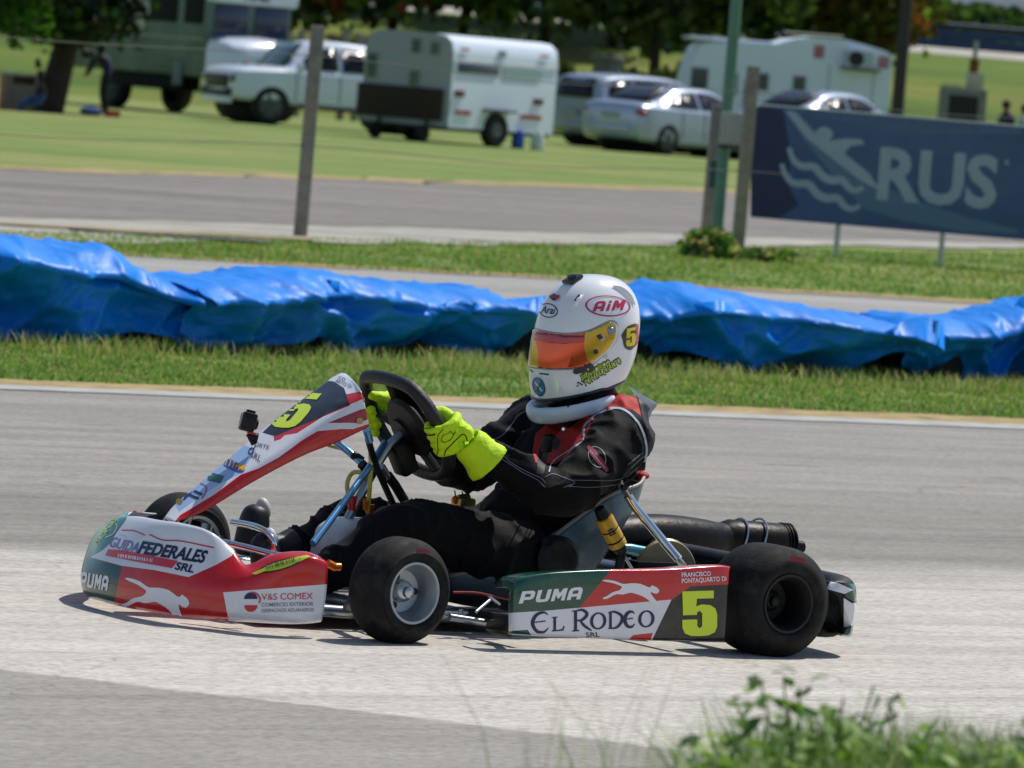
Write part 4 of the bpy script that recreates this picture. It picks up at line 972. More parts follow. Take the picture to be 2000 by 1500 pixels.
# brick grill at far left
P = at(38, 205, 118); P.z = 0; t = thing('brick_barbecue', 'small reddish brick barbecue at the far left edge', 'barbecue', P, -YAW+.3)
m, N, ramp, mix, M, side, bump, out = nodes('red_brick', .9); br = m.node_tree.nodes.new('ShaderNodeTexBrick'); br.inputs['Scale'].default_value = 9; br.inputs['Color1'].default_value = (*lin('b4583a'), 1); br.inputs['Color2'].default_value = (*lin('c87048'), 1); br.inputs['Mortar'].default_value = (*lin('8a7f74'), 1); br.inputs['Mortar Size'].default_value = .012
tcn = [x for x in m.node_tree.nodes if x.type == 'TEX_COORD'][0]; m.node_tree.links.new(tcn.outputs['Generated'], br.inputs[0]); out(br.outputs[0])
for x in (-.28, .28): MB().box((x, 0, .32), (.14, .5, .64), bev=.005).build('side_wall', m, t)
MB().box((0, .2, .32), (.42, .1, .62)).build('back_wall', m, t); MB().box((0, -.22, .24), (.42, .08, .48), bev=.005).build('front_wall', m, t); MB().box((0, 0, .66), (.75, .55, .05), bev=.01).build('slab', mat('slab_pale', 'b2aaa0', .8), t); MB().box((0, -.02, .45), (.44, .4, .015)).build('grate', BLK, t)
# people in the background
SK = mat('skin', 'a8705a', .6, var=.05)
def person(label, P, joints, edges, rad, regions, rz=-YAW, head=None, hair='2a1f18', scale=1.):
    me = bpy.data.meshes.new('person'); me.from_pydata([Vector(j)*scale for j in joints], edges, []); o = bpy.data.objects.new('person', me); C.objects.link(o); o.location = P; o.rotation_euler = (0, 0, rz)
    s = o.modifiers.new('k', 'SKIN'); 
    for v, r in zip(me.skin_vertices[0].data, rad): v.radius = (r*scale, r*scale)
    me.skin_vertices[0].data[0].use_root = True
    o.modifiers.new('u', 'SUBSURF').levels = 2; o.modifiers['u'].render_levels = 2; apply_mods(o)
    for f, q in regions: slot(o, q)
    slot(o, SK); ns = len(regions)
    for p in o.data.polygons:
        p.material_index = ns
        for i, (f, q) in enumerate(regions):
            if f(p.center): p.material_index = i; break
    shade(o, 180); tag(o, label, 'person')
    h = Vector(head)*scale; b = MB(); b.ell(h+Vector((0, .015, .025))*scale, (.088*scale, .10*scale, .105*scale), 16, 10).build('hair', mat('hair_'+hair, hair, .7), o); return o
NV = mat('navy_cloth', '1c2440', .8, var=.15, vscale=6); BJ = mat('blue_cloth', '2d4a86', .8, var=.15, vscale=6); GC = mat('grey_cloth', '8a94a0', .8); DB = mat('dark_cloth', '15171c', .85)
# sitting figure left of the tree (facing left)
sit = [(0, 0, .42), (.02, 0, .62), (.0, 0, .82), (-.02, 0, .93), (-.05, 0, 1.06), (-.02, -.2, .80), (-.10, -.26, .58), (-.30, -.2, .50), (-.02, .2, .80), (-.10, .26, .58), (-.30, .2, .50), (-.05, -.1, .42), (-.42, -.13, .44), (-.45, -.13, .08), (-.55, -.13, .04), (-.05, .1, .42), (-.42, .13, .44), (-.45, .13, .08), (-.55, .13, .04)]
ed = [(0, 1), (1, 2), (2, 3), (3, 4), (2, 5), (5, 6), (6, 7), (2, 8), (8, 9), (9, 10), (0, 11), (11, 12), (12, 13), (13, 14), (0, 15), (15, 16), (16, 17), (17, 18)]
rd_ = [.15, .14, .15, .06, .10, .07, .05, .04, .07, .05, .04, .09, .065, .045, .04, .09, .065, .045, .04]
P = at(78, 214, 116); P.z = 0
person('person sitting on the grass by the leaning tree in blue trousers', P+Vector((0, 0, -.16)), sit, ed, rd_, [(lambda c: c.z > .5 and c.z < .92 and c.x > -.2, DB), (lambda c: c.z <= .5 or (c.x < -.2 and c.z < .5), BJ)], head=(-.05, 0, 1.06), scale=.8)
bend = [(0, 0, .88), (-.08, 0, 1.05), (-.24, 0, 1.18), (-.36, 0, 1.16), (-.47, 0, 1.12), (-.26, -.19, 1.14), (-.34, -.22, .88), (-.44, -.15, .70), (-.26, .19, 1.14), (-.34, .22, .88), (-.44, .15, .70), (0, -.1, .86), (-.03, -.11, .46), (.04, -.11, .08), (-.08, -.11, .04), (0, .1, .86), (-.10, .12, .46), (-.04, .12, .08), (-.16, .12, .04)]
P = at(205, 221, 121); P.z = 0
person('person bending forward in dark clothes beside the truck', P, bend, ed, rd_, [(lambda c: c.z > .78 and c.x > -.42, NV), (lambda c: c.z <= .78 and c.z > .09 and c.x > -.28, DB)], head=(-.47, 0, 1.12))
stand = [(0, 0, .95), (0, 0, 1.12), (.01, 0, 1.32), (0, 0, 1.47), (-.02, 0, 1.60), (.01, -.20, 1.36), (.0, -.26, 1.12), (-.10, -.24, .92), (.01, .20, 1.36), (.0, .26, 1.12), (-.10, .24, .92), (0, -.1, .92), (-.01, -.11, .50), (.02, -.11, .08), (-.09, -.11, .04), (0, .1, .92), (-.01, .12, .50), (.03, .12, .08), (-.08, .12, .04)]
P = at(1960, 300, 128); P.z = 0
person('person in a navy shirt standing behind the banner, dark hair', P, stand, ed, rd_, [(lambda c: c.z > .98 and c.z < 1.47, NV), (lambda c: c.z <= .98 and c.z > .1, BJ)], head=(-.02, 0, 1.60), rz=-YAW+.5)
P = at(1996, 300, 126); P.z = 0
person('person in a pale grey shirt at the right picture edge behind the banner', P, stand, ed, rd_, [(lambda c: c.z > .98 and c.z < 1.47, GC), (lambda c: c.z <= .98 and c.z > .1, DB)], head=(-.02, 0, 1.60), rz=-YAW-.4, scale=.97)
# hedge behind the vans
for a, w_, lb in ((1090, 1.2, 'dark low shrub behind the trailer end and the grey SUV'), (1210, 1.3, 'dark low shrub above the grey SUV roof'), (1300, 1.1, 'dark low shrub at the left end of the motorhome')):
    P = at(a, 200, 157); P.z = 0; bush(P, w_, .8, 1.75, 2600, .2, dk, lb, group='dark shrubs behind the parked cars')
# bag and red crate on the grass by the bending person
P = at(178, 214, 119); P.z = 0; o = MB().ell((0, 0, .07), (.24, .14, .09), 20, 10).tube([(-.1, 0, .13), (-.04, 0, .2), (.04, 0, .2), (.1, 0, .13)], .012, 6).build('cloth_bag', BJ); o.location = P; tag(o, 'blue cloth bag lying on the grass by the bending person', 'bag')
P = at(219, 225, 119); P.z = 0; b = MB(); b.box((0, 0, .01), (.24, .16, .02))
for (x, y, dx, dy) in ((-.12, 0, .015, .17), (.12, 0, .015, .17), (0, -.08, .25, .015), (0, .08, .25, .015)): b.box((x, y, .06), (dx, dy, .12))
o = b.build('plastic_crate', mat('crate_red', 'b4402c', .5), smooth=False); o.location = P; tag(o, 'small red plastic crate at the feet of the bending person', 'crate')
# ------------------------------------------------------------------ the kart (world coordinates: x to the rear, y away from the camera)
FRM = mat('frame_blue', '6fa6d6', .22, .75, coat=.3); CH = mat('bright_chrome', 'dfe3e6', .08, 1.); ST_ = mat('plated_steel', 'a4abb2', .28, .9)
K_RED = mat('livery_red', 'c40c12', .22, coat=.55, dirt=.12, var=.02); K_WH = mat('livery_white', 'dfe2ea', .22, coat=.55, dirt=.12); K_GR = mat('livery_green', '0c4a38', .22, coat=.55, dirt=.12); K_BK = mat('livery_black', '07080b', .28, coat=.3, dirt=.18); K_YE = mat('number_yellow', 'd2e81a', .3, coat=.4); K_NV = mat('letter_navy', '16184a', .35); K_PL = mat('plastic_black', '0a0b0c', .5, spec=.3, dirt=.12, bump=.1, bscale=200); K_LB = mat('livery_pale_blue', '9dbce6', .22, coat=.55, dirt=.12); K_PK = mat('letter_white', 'e8e8ee', .35); K_RT = mat('letter_red', 'c23038', .35); K_GY = mat('letter_grey', '6a6a78', .4); K_GB = mat('livery_sea_green', '2f7a66', .2, coat=.55, dirt=.12)
RUBK = mat('slick_rubber', '0f1012', .68, var=.2, vscale=22, bump=.1, bscale=160, spec=.25, dirt=.35, dcol='5a5650', dscale=26); MGR = mat('magnesium_rim', '9aa3ab', .38, .7, var=.1, vscale=12); MBL = mat('rim_black', '08080a', .6); ALU = mat('alloy_hub', 'b8bcc0', .25, .9); ORG = mat('orange_anodised', 'e07010', .3, .3); FLR = mat('floor_tray', '8a8f94', .4, .7, var=.15, vscale=20)
kart = thing('racing_kart', 'red, white and green racing kart number 5 leaning into the turn on the track', 'go-kart', (0, 0, 0))
def kwheel(c, R, w, rr_, face, steer, dish, front):
    ax = Vector((math.sin(steer), face*math.cos(steer), 0)) if face < 0 else Vector((-math.sin(steer), math.cos(steer), 0))
    # ax points to the outer side; offsets measured from the mid plane
    h = w/2; rm = MGR if front else MBL
    rim = MB().lathe([(rr_+.004, h-.006), (rr_+.002, h-.001), (rr_-.004, h-.001), (rr_-.007, h-.006), (rr_-.009, h-.012), (rr_-.014, h-.02), (rr_-.016, h-dish*.6), (rr_-.022, h-dish), (.028, h-dish-.003), (.024, h-dish+.004)], c, ax, 56).build('wheel', rm, kart, ang=50)
    MB().lathe([(rr_-.01, -h+.02), (rr_-.004, -h+.004), (rr_+.004, -h), (rr_+.004, -h+.006)], c, ax, 56).build('inner_rim', rm, rim)
    t = [(rr_+.001, h-.010), (rr_+.004, h-.004), (rr_+.012, h+.004), (rr_+.026, h+.006), (R-.030, h+.001), (R-.019, h-.008), (R-.008, h-.019), (R-.002, h-.032), (R, h*.3), (R, -h*.3), (R-.002, -h+.032), (R-.008, -h+.019), (R-.022, -h+.006), (R-.034, -h+.001), (rr_+.022, -h-.004), (rr_+.008, -h-.004), (rr_+.001, -h+.006)]
    pr = [(v.x, v.y) for v in crom([Vector((a, b, 0)) for a, b in t], 3)]
    ty = MB().lathe(pr, c, ax, 96).build('tyre', RUBK, rim, ang=60)
    up = Vector((0, 0, 1)); s = ax.cross(up)
    # red painted mark and fine moulded ring on the sidewall
    hb = MB().lathe([(.026, h-dish-.03), (.026, h-dish+.012), (.020, h-dish+.02), (.014, h-dish+.022), (.014, h-dish+.034), (.008, h-dish+.038), (0, h-dish+.038)], c, ax, 24).build('hub', ALU if front else MBL, rim)
    if front:
        b = MB()
        for k in range(3):
            a = 2*PI*k/3+.5; p = Vector(c)+ax*(h-dish)+(up*math.cos(a)+s*math.sin(a))*.04; b.cyl(p, p+ax*.004, .0085, n=16)
        b.build('wheel_hole', MBL, rim)
    b = MB(); rows = []
    for i in range(5):
        r = R-.036+i*.004; rows.append([Vector(c)+ax*(h+.0015-.0004*i+.002)+(up*math.cos(a)+s*math.sin(a))*r for a in [(-.10+.42*j/8)*(-1 if face < 0 else 1) for j in range(9)]])
    b.grid(rows).build('paint_mark', mat('mark_red', '7a1e28', .6), rim, fix=False)
    return rim
kwheel((0, -.540, .130), .130, .125, .0735, -1, R_(7), .055, True)
kwheel((0, .540, .130), .130, .125, .0735, 1, R_(7), .055, True)
kwheel((1.045, -.600, .140), .140, .190, .0720, -1, 0, .09, False)
kwheel((1.045, .600, .140), .140, .190, .0720, 1, 0, .09, False)
# frame
f = MB(); q = .016
for s in (-1, 1):
    f.tube(crom([Vector((-.20, s*.24, .055)), Vector((-.02, s*.30, .05)), Vector((.25, s*.33, .05)), Vector((.6, s*.31, .05)), Vector((.9, s*.33, .055)), Vector((1.16, s*.33, .075))], 5), q, 12)
for x, y in ((-.19, .24), (.12, .31), (.62, .31), (1.15, .33)): f.cyl((x, -y, .055), (x, y, .055), q, n=12)
for s in (-1, 1): f.tube([(0, s*.30, .06), (0, s*.42, .12), (0, s*.46, .13)], .014, 10); f.cyl((1.0, s*.33, .06), (1.03, s*.33, .14), .02)
f.build('frame', ST_, kart)
MB().cyl((1.045, -.52, .14), (1.045, .52, .14), .02, n=20).build('rear_axle', ST_, kart)
MB().box((.15, 0, .036), (.75, .56, .003)).build('floor_tray', FLR, kart)
MB().lathe([(.0, -.006), (.095, -.006), (.1, 0), (.095, .006), (0, .006)], (1.045, -.13, .145), (0, 1, 0), 40).build('brake_disc', mat('disc_brass', '8d8268', .4, .7), kart)
# stub axle, tie rods near front wheel
b = MB(); b.cyl((-.01, -.44, .09), (.01, -.44, .19), .016); b.cyl((0, -.44, .13), (0, -.53, .13), .012); b.tube([(.06, -.44, .11), (.12, -.2, .12), (.16, -.03, .13)], .006); b.tube([(.06, .44, .11), (.12, .2, .12), (.16, .03, .13)], .006); b.cyl((-.01, .44, .09), (.01, .44, .19), .016); b.cyl((0, .44, .13), (0, .53, .13), .012)
b.build('stub_axle', ST_, kart)
b = MB(); p = Y(657, 1107, -.44); b.cyl(p-Vector((.010, 0, 0)), p+Vector((.010, 0, 0)), .0095); b.cyl(Y(640, 1100, -.44), Y(655, 1108, -.44), .010); b.build('steering_bolt', ORG, kart)
# exposed underside pieces between the front wheel and the side pod
b = MB(); b.cyl(Y(878, 1205, -.42), Y(985, 1222, -.42), .009); b.cyl(Y(900, 1190, -.40), Y(900, 1205, -.40), .006); b.cyl(Y(930, 1195, -.44), Y(957, 1172, -.40), .004, n=8); b.cyl(Y(955, 1165, -.44), Y(975, 1180, -.42), .004, n=8); b.build('side_bar', ST_, kart)
MB().tube(crom([Y(885, 1157, -.38), Y(930, 1158, -.38), Y(965, 1165, -.38), Y(1000, 1172, -.38)], 5), .003, 8).build('brake_line', mat('line_red', '8a1418', .4), kart)

BLOCK = {'P': ([(0, 0), (0, 1), (.78, 1), (.95, .9), (1, .75), (1, .48), (.92, .34), (.75, .27), (.3, .27), (.3, 0)], [(.3, .76), (.66, .76), (.7, .7), (.7, .55), (.66, .5), (.3, .5)]),
         'U': ([(0, 1), (0, .22), (.08, .06), (.25, 0), (.75, 0), (.92, .06), (1, .22), (1, 1), (.7, 1), (.7, .3), (.64, .22), (.36, .22), (.3, .3), (.3, 1)],),
         'M': ([(0, 0), (0, 1), (.30, 1), (.5, .62), (.70, 1), (1, 1), (1, 0), (.74, 0), (.74, .5), (.56, .2), (.44, .2), (.26, .5), (.26, 0)],),
         'A': ([(0, 0), (0, .72), (.08, .9), (.28, 1), (.72, 1), (.92, .9), (1, .72), (1, 0), (.7, 0), (.7, .25), (.3, .25), (.3, 0)], [(.3, .68), (.36, .76), (.64, .76), (.7, .68), (.7, .48), (.3, .48)]),
         'i': ([(.2, 0), (.2, .66), (.8, .66), (.8, 0)], [(.2, .76), (.2, 1), (.8, 1), (.8, .76)])}
def block(o, s, m, O_, U, V, w=.86, lift=.0012, ws=None):
    x = 0
    for i, ch in enumerate(s):
        wd = w*(ws[i] if ws else 1); shape(o, [[(O_[0]+(x+u*wd)*U[0]+v*V[0], O_[1]+(x+u*wd)*U[1]+v*V[1]) for u, v in P] for P in BLOCK[ch]], m, lift=lift); x += wd+.14
# ---- side pod
def podgrid(s=1):
    # pixel outline of the outer face on the plane y=-.68, lofted over a rounded top
    cols = [(993, 1241, 1215, 1170, 1150), (1003, 1243, 1210, 1155, 1133), (1025, 1244, 1205, 1140, 1124), (1060, 1246, 1200, 1130, 1119), (1110, 1248, 1195, 1125, 1116), (1180, 1250, 1190, 1122, 1113), (1250, 1252, 1188, 1122, 1112), (1310, 1253, 1187, 1121, 1110), (1370, 1254, 1185, 1118, 1105), (1405, 1254, 1184, 1116, 1104), (1424, 1254, 1184, 1118, 1106)]
    rows = [[] for _ in range(6)]
    for i, (x, y0, y1, y2, y3) in enumerate(cols):
        bow = .012*math.sin(PI*i/10); e = .03 if i == 0 else (.010 if i == 1 else 0)
        d = -.68-bow+e
        rows[0].append(Y(x-(10 if i == 10 else 0), y0-3, d+.02)); rows[1].append(Y(x-(8 if i == 10 else 0), y0-8, d)); rows[2].append(Y(x-(4 if i == 10 else 0), y1, d-.004)); rows[3].append(Y(x, y2, d-.002)); 
        t = Y(x, y3, d+.014); rows[4].append(t); rows[5].append(t+Vector((0, .07, -.006)))
    return rows
G_ = surf(podgrid(), 7, 5)
pod = MB().grid(G_).build('side_pod', K_BK, kart, ang=60, fix=False)
m_ = pod.modifiers.new('s', 'SOLIDIFY'); m_.thickness = .004; m_.offset = -1 
_n = [p for p in pod.data.polygons][len(pod.data.polygons)//2]
if _n.normal.dot(OC-_n.center) < 0: pod.data.flip_normals()
apply_mods(pod)
paint(pod, [([(980, 1260), (980, 1196), (1134, 1187), (1312, 1170), (1270, 1257)], K_WH),
            ([(980, 1198), (980, 1090), (1200, 1090), (1195, 1112), (1132, 1187), (1064, 1193)], K_GR),
            ([(1132, 1187), (1194, 1113), (1196, 1090), (1436, 1090), (1430, 1141), (1350, 1145), (1312, 1171)], K_RED),
            ([(1227, 1250), (1237, 1240), (1275, 1236), (1268, 1262), (1222, 1262)], K_RED),
            ([(985, 1233), (1031, 1230), (1037, 1240), (1046, 1248), (985, 1250)], K_GR)])
K_LW = K_PK
block(pod, 'PUMA', K_LW, (1013, 1179), (31, -2.3), (7, -24))
def cat_shape(x, y, sx, sy, rot=0.):
    # leaping cat emblem, unit box 0..1, y down
    tail = crom2([(0, .07), (.10, .05), (.22, .10), (.33, .22)], 6)
    P = [(0, .07), (.02, .03), (.12, .02), (.24, .06), (.36, .15), (.5, .10), (.66, .10), (.80, .22), (.845, .19), (.86, .13), (.885, .16), (.94, .20), (.985, .30), (.99, .38), (.955, .47), (.90, .46), (.845, .42), (.87, .55), (.93, .72), (.995, .86), (1.0, .92), (.95, .92), (.86, .84), (.76, .68), (.66, .58), (.52, .50), (.46, .53), (.36, .60), (.26, .60), (.17, .72), (.10, .82), (.04, .84), (.03, .78), (.10, .70), (.17, .56), (.22, .50), (.29, .44), (.33, .36), (.34, .26), (.26, .19), (.18, .14), (.08, .11)]
    P = crom2(P, 2); c, s = math.cos(rot), math.sin(rot); return [(x+u*sx*c-v*sy*s, y+u*sx*s+v*sy*c) for u, v in P]
shape(pod, [cat_shape(1176, 1131, 113, 46, R_(3.5))], K_LW)
word(pod, 'FRANCISCO', K_LW, (1331, 1127), (1388, 1124), 8.5, bold=.02); word(pod, 'PONTAQUARTO Di', K_LW, (1331, 1139), (1418, 1134), 9, bold=.02)
# EL RODEO in a drawn roman: built from thick and thin strokes
def glyph(o, ch, x, y, w, h, sl=-.075, m=K_NV):
    """letter box: left x, baseline y, width w, height h; strokes in unit coordinates (u right, v up)"""
    T = lambda u, v: (x+u*w, y-v*h+sl*u*w)
    def S(pts, ws, n=5): p = crom2([T(*q) for q in pts], n); k = len(p); shape(o, [strip(p, [ws[0]+(ws[1]-ws[0])*math.sin(PI*i/(k-1)) for i in range(k)])], m, lift=.0011+random.random()*.0004)
    def L(a, b, t): shape(o, [strip([T(*a), T(*b)], t)], m, lift=.0011+random.random()*.0004)
    def O(cx, cy, a, b_, ta, tb): shape(o, [[T(cx+(p-cx), q) for p, q in ellp(cx, cy, a, b_)], [T(p, q) for p, q in ellp(cx, cy, a-ta, b_-tb)]], m)
    if ch == 'E': S([(.95, .84), (.7, .98), (.3, .88), (.08, .5), (.3, .1), (.7, .02), (.97, .2)], (1.5, 7)); L((.15, .52), (.8, .55), 2.2)
    if ch == 'L': L((.3, 0), (.3, .95), 5); L((.1, .95), (.5, .95), 2); L((.1, .02), (.95, .02), 2.4); S([(.7, .03), (.9, .1), (.98, .3)], (2.5, 2.5))
    if ch == 'R': L((.22, 0), (.22, .97), 6); L((.05, .98), (.3, .98), 2.2); L((.06, .01), (.4, .01), 2.4); S([(.2, .97), (.55, 1.0), (.78, .78), (.55, .52), (.25, .5)], (2, 6)); S([(.42, .52), (.65, .22), (1.0, -.04)], (2.5, 5.5))
    if ch == 'O': O(.5, .5, .5, .52, .19, .09)
    if ch == 'D': L((.2, 0), (.2, .97), 5); S([(.05, .97), (.45, 1.0), (.9, .75), (.93, .4), (.6, .04), (.05, .01)], (1.6, 6))
for ch, x, y, w, h in (('E', 1037, 1237, 35, 40), ('L', 1075, 1233, 27, 28), ('R', 1115, 1233, 40, 40), ('O', 1152, 1230, 32, 32), ('D', 1186, 1228, 30, 32), ('E', 1218, 1226, 22, 31), ('O', 1246, 1226, 32, 32)): glyph(pod, ch, x, y, w, h)
word(pod, 'SRL', mat('letter_dark_grey', '34343c', .4), (1144, 1244), (1171, 1243), 9, bold=.01)
# mount of the pod and its inner shelf
for x in (.34, .80): MB().tube([(x, -.60, .07), (x, -.33, .06)], .01).build('pod_bracket', K_PL, kart)
# black end piece left of the pod
MB().grid(surf([[Y(952, 1213, -.5), Y(985, 1208, -.55), Y(1000, 1205, -.62)], [Y(948, 1228, -.52), Y(980, 1232, -.58), Y(998, 1236, -.64)], [Y(962, 1240, -.5), Y(985, 1244, -.55), Y(1000, 1246, -.62)]], 4, 4)).build('pod_end', K_PL, kart, fix=False)

# ---- nose fairing
def xf(y): return -.505+.02*abs(y)+1.05*max(0, abs(y)-.06)**2.15
cols = []
def fx(y, dx, z): return Vector((xf(y)+dx, y, z))
rows = [[] for _ in range(7)]
XN = {.49: -.235, .44: -.295, .36: -.365, .28: -.418}
for y in (.49, .44, .36, .28):
    k = (.49-y)/.21
    for r, (dx, z) in enumerate(((.03, .035), (.0, .06), (.0, .115), (.018, .160), (.055, .195), (.10, .222), (.125, .228))): rows[r].append(Vector((XN[y]+dx, y, z*(.9+.1*k))))
near = [  # y, bottom, lower, mid, crease, upper, top, pixel positions
 (.17, (172, 1163), (164, 1150), (163, 1122), (180, 1090), (200, 1052), (232, 1013), (246, 1015)),
 (.06, (200, 1172), (193, 1160), (192, 1130), (206, 1097), (232, 1058), (266, 1014), (280, 1017)),
 (-.06, (245, 1184), (238, 1171), (238, 1140), (252, 1106), (278, 1066), (305, 1021), (318, 1024)),
 (-.18, (302, 1194), (296, 1182), (296, 1150), (306, 1114), (328, 1076), (350, 1028), (362, 1029)),
 (-.28, (365, 1203), (360, 1191), (360, 1160), (368, 1127), (384, 1088), (402, 1041), (410, 1046)),
 (-.37, (432, 1209), (428, 1198), (428, 1168), (432, 1141), (440, 1112), (449, 1074), (455, 1080)),
 (-.44, (500, 1213), (497, 1203), (497, 1168), (500, 1134), (492, 1124), (485, 1113), (482, 1106)),
 (-.48, (560, 1216), (558, 1206), (560, 1160), (560, 1110), (552, 1096), (540, 1086), (530, 1086)),
 (-.50, (600, 1215), (600, 1205), (604, 1155), (606, 1098), (600, 1088), (592, 1080), (580, 1082)),
 (-.505, (626, 1212), (629, 1202), (636, 1155), (638, 1106), (630, 1095), (618, 1087), (606, 1088))]
inn = (.02, .0, .0, .004, .02, .05, .07)
for row in near:
    y = row[0]
    for r in range(7): rows[r].append(Y(row[r+1][0], row[r+1][1], y+(inn[r] if y < -.35 else inn[r]*.0)))
nose = MB().grid(surf(rows, 6, 5)).build('nose_fairing', K_RED, kart, ang=70, fix=False)
_n = nose.data.polygons[len(nose.data.polygons)//2]
if _n.normal.dot(OC-_n.center) < 0: nose.data.flip_normals()
m_ = nose.modifiers.new('s', 'SOLIDIFY'); m_.thickness = .004; m_.offset = -1; apply_mods(nose)
paint(nose, [([(140, 1200), (140, 1086), (176, 1088), (205, 1097), (238, 1105), (221, 1185), (215, 1200)], K_GR),
             ([(176, 1088), (200, 1075), (215, 1062), (228, 1040), (246, 1015), (250, 1000), (345, 1000), (470, 1060), (452, 1086), (420, 1104), (368, 1127), (300, 1113), (238, 1105)], K_WH),
             ([(140, 1086), (150, 1040), (190, 1000), (252, 1000), (246, 1016), (228, 1040), (214, 1062), (200, 1075), (176, 1089)], K_GB),
             ([(436, 1157), (640, 1141), (660, 1142), (640, 1230), (450, 1230)], K_WH)])
shape(nose, [cat_shape(246, 1126, 134, 70, R_(13))], K_PK)
block(nose, 'PUMA', K_PK, (156, 1145), (14, 2.3), (4, -28))
word(nose, 'GUIDA', mat('letter_fade', '777aa8', .4), (214, 1068), (268, 1080), 20, shear=.3, bold=.02, up=(.25, -1))
word(nose, 'FEDERALES', K_NV, (268, 1080), (402, 1100), 24, shear=.3, bold=.035, up=(.25, -1))
word(nose, 'SRL', K_NV, (341, 1112), (378, 1119), 15, shear=.2, bold=.03, up=(.2, -1))
shape(nose, [strip(crom2([(238, 1036), (262, 1037), (284, 1046)], 4), 2.2)], K_RT); shape(nose, [strip(crom2([(292, 1044), (318, 1055), (355, 1057), (418, 1070)], 5), 2.6)], K_RT)
shape(nose, [[(212, 1073), (240, 1075), (348, 1096), (336, 1110), (270, 1098), (206, 1085)]], mat('stripe_red', 'd03038', .3, coat=.5))
worn(nose, K_PK, (230, 1089), (298, 1099), 7, 11, 1)
ye = mat('sticker_yellow', 'b8cc30', .35)
shape(nose, [ellp(548, 1104, 44, 9.5, -16)], mat('sticker_black', '14181a', .35), lift=.0012); shape(nose, [ellp(548, 1104, 38, 7, -16)], ye, lift=.0016)
shape(nose, [[(492, 1121), (520, 1108), (530, 1112), (500, 1123)]], ye, lift=.0017); shape(nose, [[(566, 1092), (600, 1085), (606, 1088), (580, 1099)]], ye, lift=.0017)
worn(nose, mat('sticker_grey', '5c6a5a', .4), (520, 1114), (576, 1098), 8, 10, 2, .0022)
worn(nose, mat('sticker_yellow2', 'b6dc20', .35), (190, 1064), (228, 1018), 10, 9, 3); shape(nose, [strip(crom2([(206, 1050), (220, 1044), (229, 1030), (227, 1022)], 4), 1.4)], K_PK)
# trade sticker with a globe
shape(nose, [ellp(490, 1170, 13, 13, 0, 24, 180, 360)], K_NV, lift=.0014); shape(nose, [ellp(490, 1182, 13, 13, 0, 24, 0, 180)], K_RT, lift=.0014); shape(nose, [strip(crom2([(490, 1157), (502, 1160), (508, 1170), (506, 1178)], 4), 3)], K_RT, lift=.0016)
word(nose, 'V&S COMEX', K_RT, (511, 1172), (611, 1170), 13, bold=.0); word(nose, 'COMERCIO EXTERIOR', K_GY, (511, 1185), (612, 1183), 7.5, bold=.006); word(nose, 'DESPACHOS ADUANEROS', K_GY, (511, 1196), (613, 1194), 7, bold=.006)
# chrome hoops that carry the nose
b = MB(); b.tube(crom([Y(436, 1059, -.20), Y(480, 1069, -.25), Y(530, 1082, -.33), Y(550, 1086, -.36)], 5), .0085, 14); b.build('lower_hoop', CH, kart)
b = MB(); b.tube(crom([Y(454, 1020, .0), Y(484, 1025, -.06), Y(508, 1032, -.12), Y(524, 1043, -.16), Y(534, 1058, -.18), Y(536, 1080, -.18)], 5), .0085, 14); b.build('upper_hoop', CH, kart)
b = MB(); b.tube([Y(486, 1108, -.30), Y(545, 1090, -.30)], .008, 12); b.build('bumper_bar', FRM, kart)
b = MB(); b.tube(crom([Y(375, 1005, -.02), Y(372, 1018, -.03), Y(364, 1030, -.04)], 4), .003, 8); b.tube(crom([Y(347, 1014, .02), Y(350, 1024, .01), Y(354, 1030, 0)], 4), .003, 8); b.build('panel_bracket', CH, kart)
# pedals
for y in (-.13, .13): b = MB(); b.tube([(-.16, y, .05), (-.17, y, .16), (-.15, y-.05, .19)], .006, 10); b.build('pedal', CH, kart)

# ---- number panel in front of the steering wheel
pc = [  # stations from the foot to the top: pixel/y of far edge, far top, near fold, near mid, near lower edge
 ((318, 1016, .035), (321, 1012, .01), (330, 1016, -.03), (336, 1018, -.045), (342, 1017, -.05)),
 ((342, 985, .05), (350, 981, .03), (372, 988, -.035), (384, 996, -.055), (396, 1000, -.06)),
 ((420, 918, .065), (432, 912, .04), (470, 918, -.045), (486, 926, -.07), (500, 938, -.075)),
 ((500, 850, .08), (516, 842, .055), (560, 858, -.055), (578, 872, -.085), (592, 890, -.09)),
 ((575, 793, .095), (592, 784, .07), (636, 806, -.07), (652, 828, -.10), (658, 864, -.105)),
 ((640, 744, .11), (658, 737, .085), (694, 772, -.085), (706, 796, -.11), (716, 836, -.115)),
 ((662, 733, .10), (676, 730, .085), (700, 756, -.07), (711, 782, -.105), (719, 832, -.112))]
rowsP = [[Y(*p) for p in st] for st in pc]
pan = MB().grid(surf(rowsP, 7, 7)).build('number_panel', K_WH, kart, ang=70, fix=False)
_n = pan.data.polygons[len(pan.data.polygons)//2]
if _n.normal.dot(OC-_n.center) < 0: pan.data.flip_normals()
m_ = pan.modifiers.new('s', 'SOLIDIFY'); m_.thickness = .003; m_.offset = -1; apply_mods(pan)
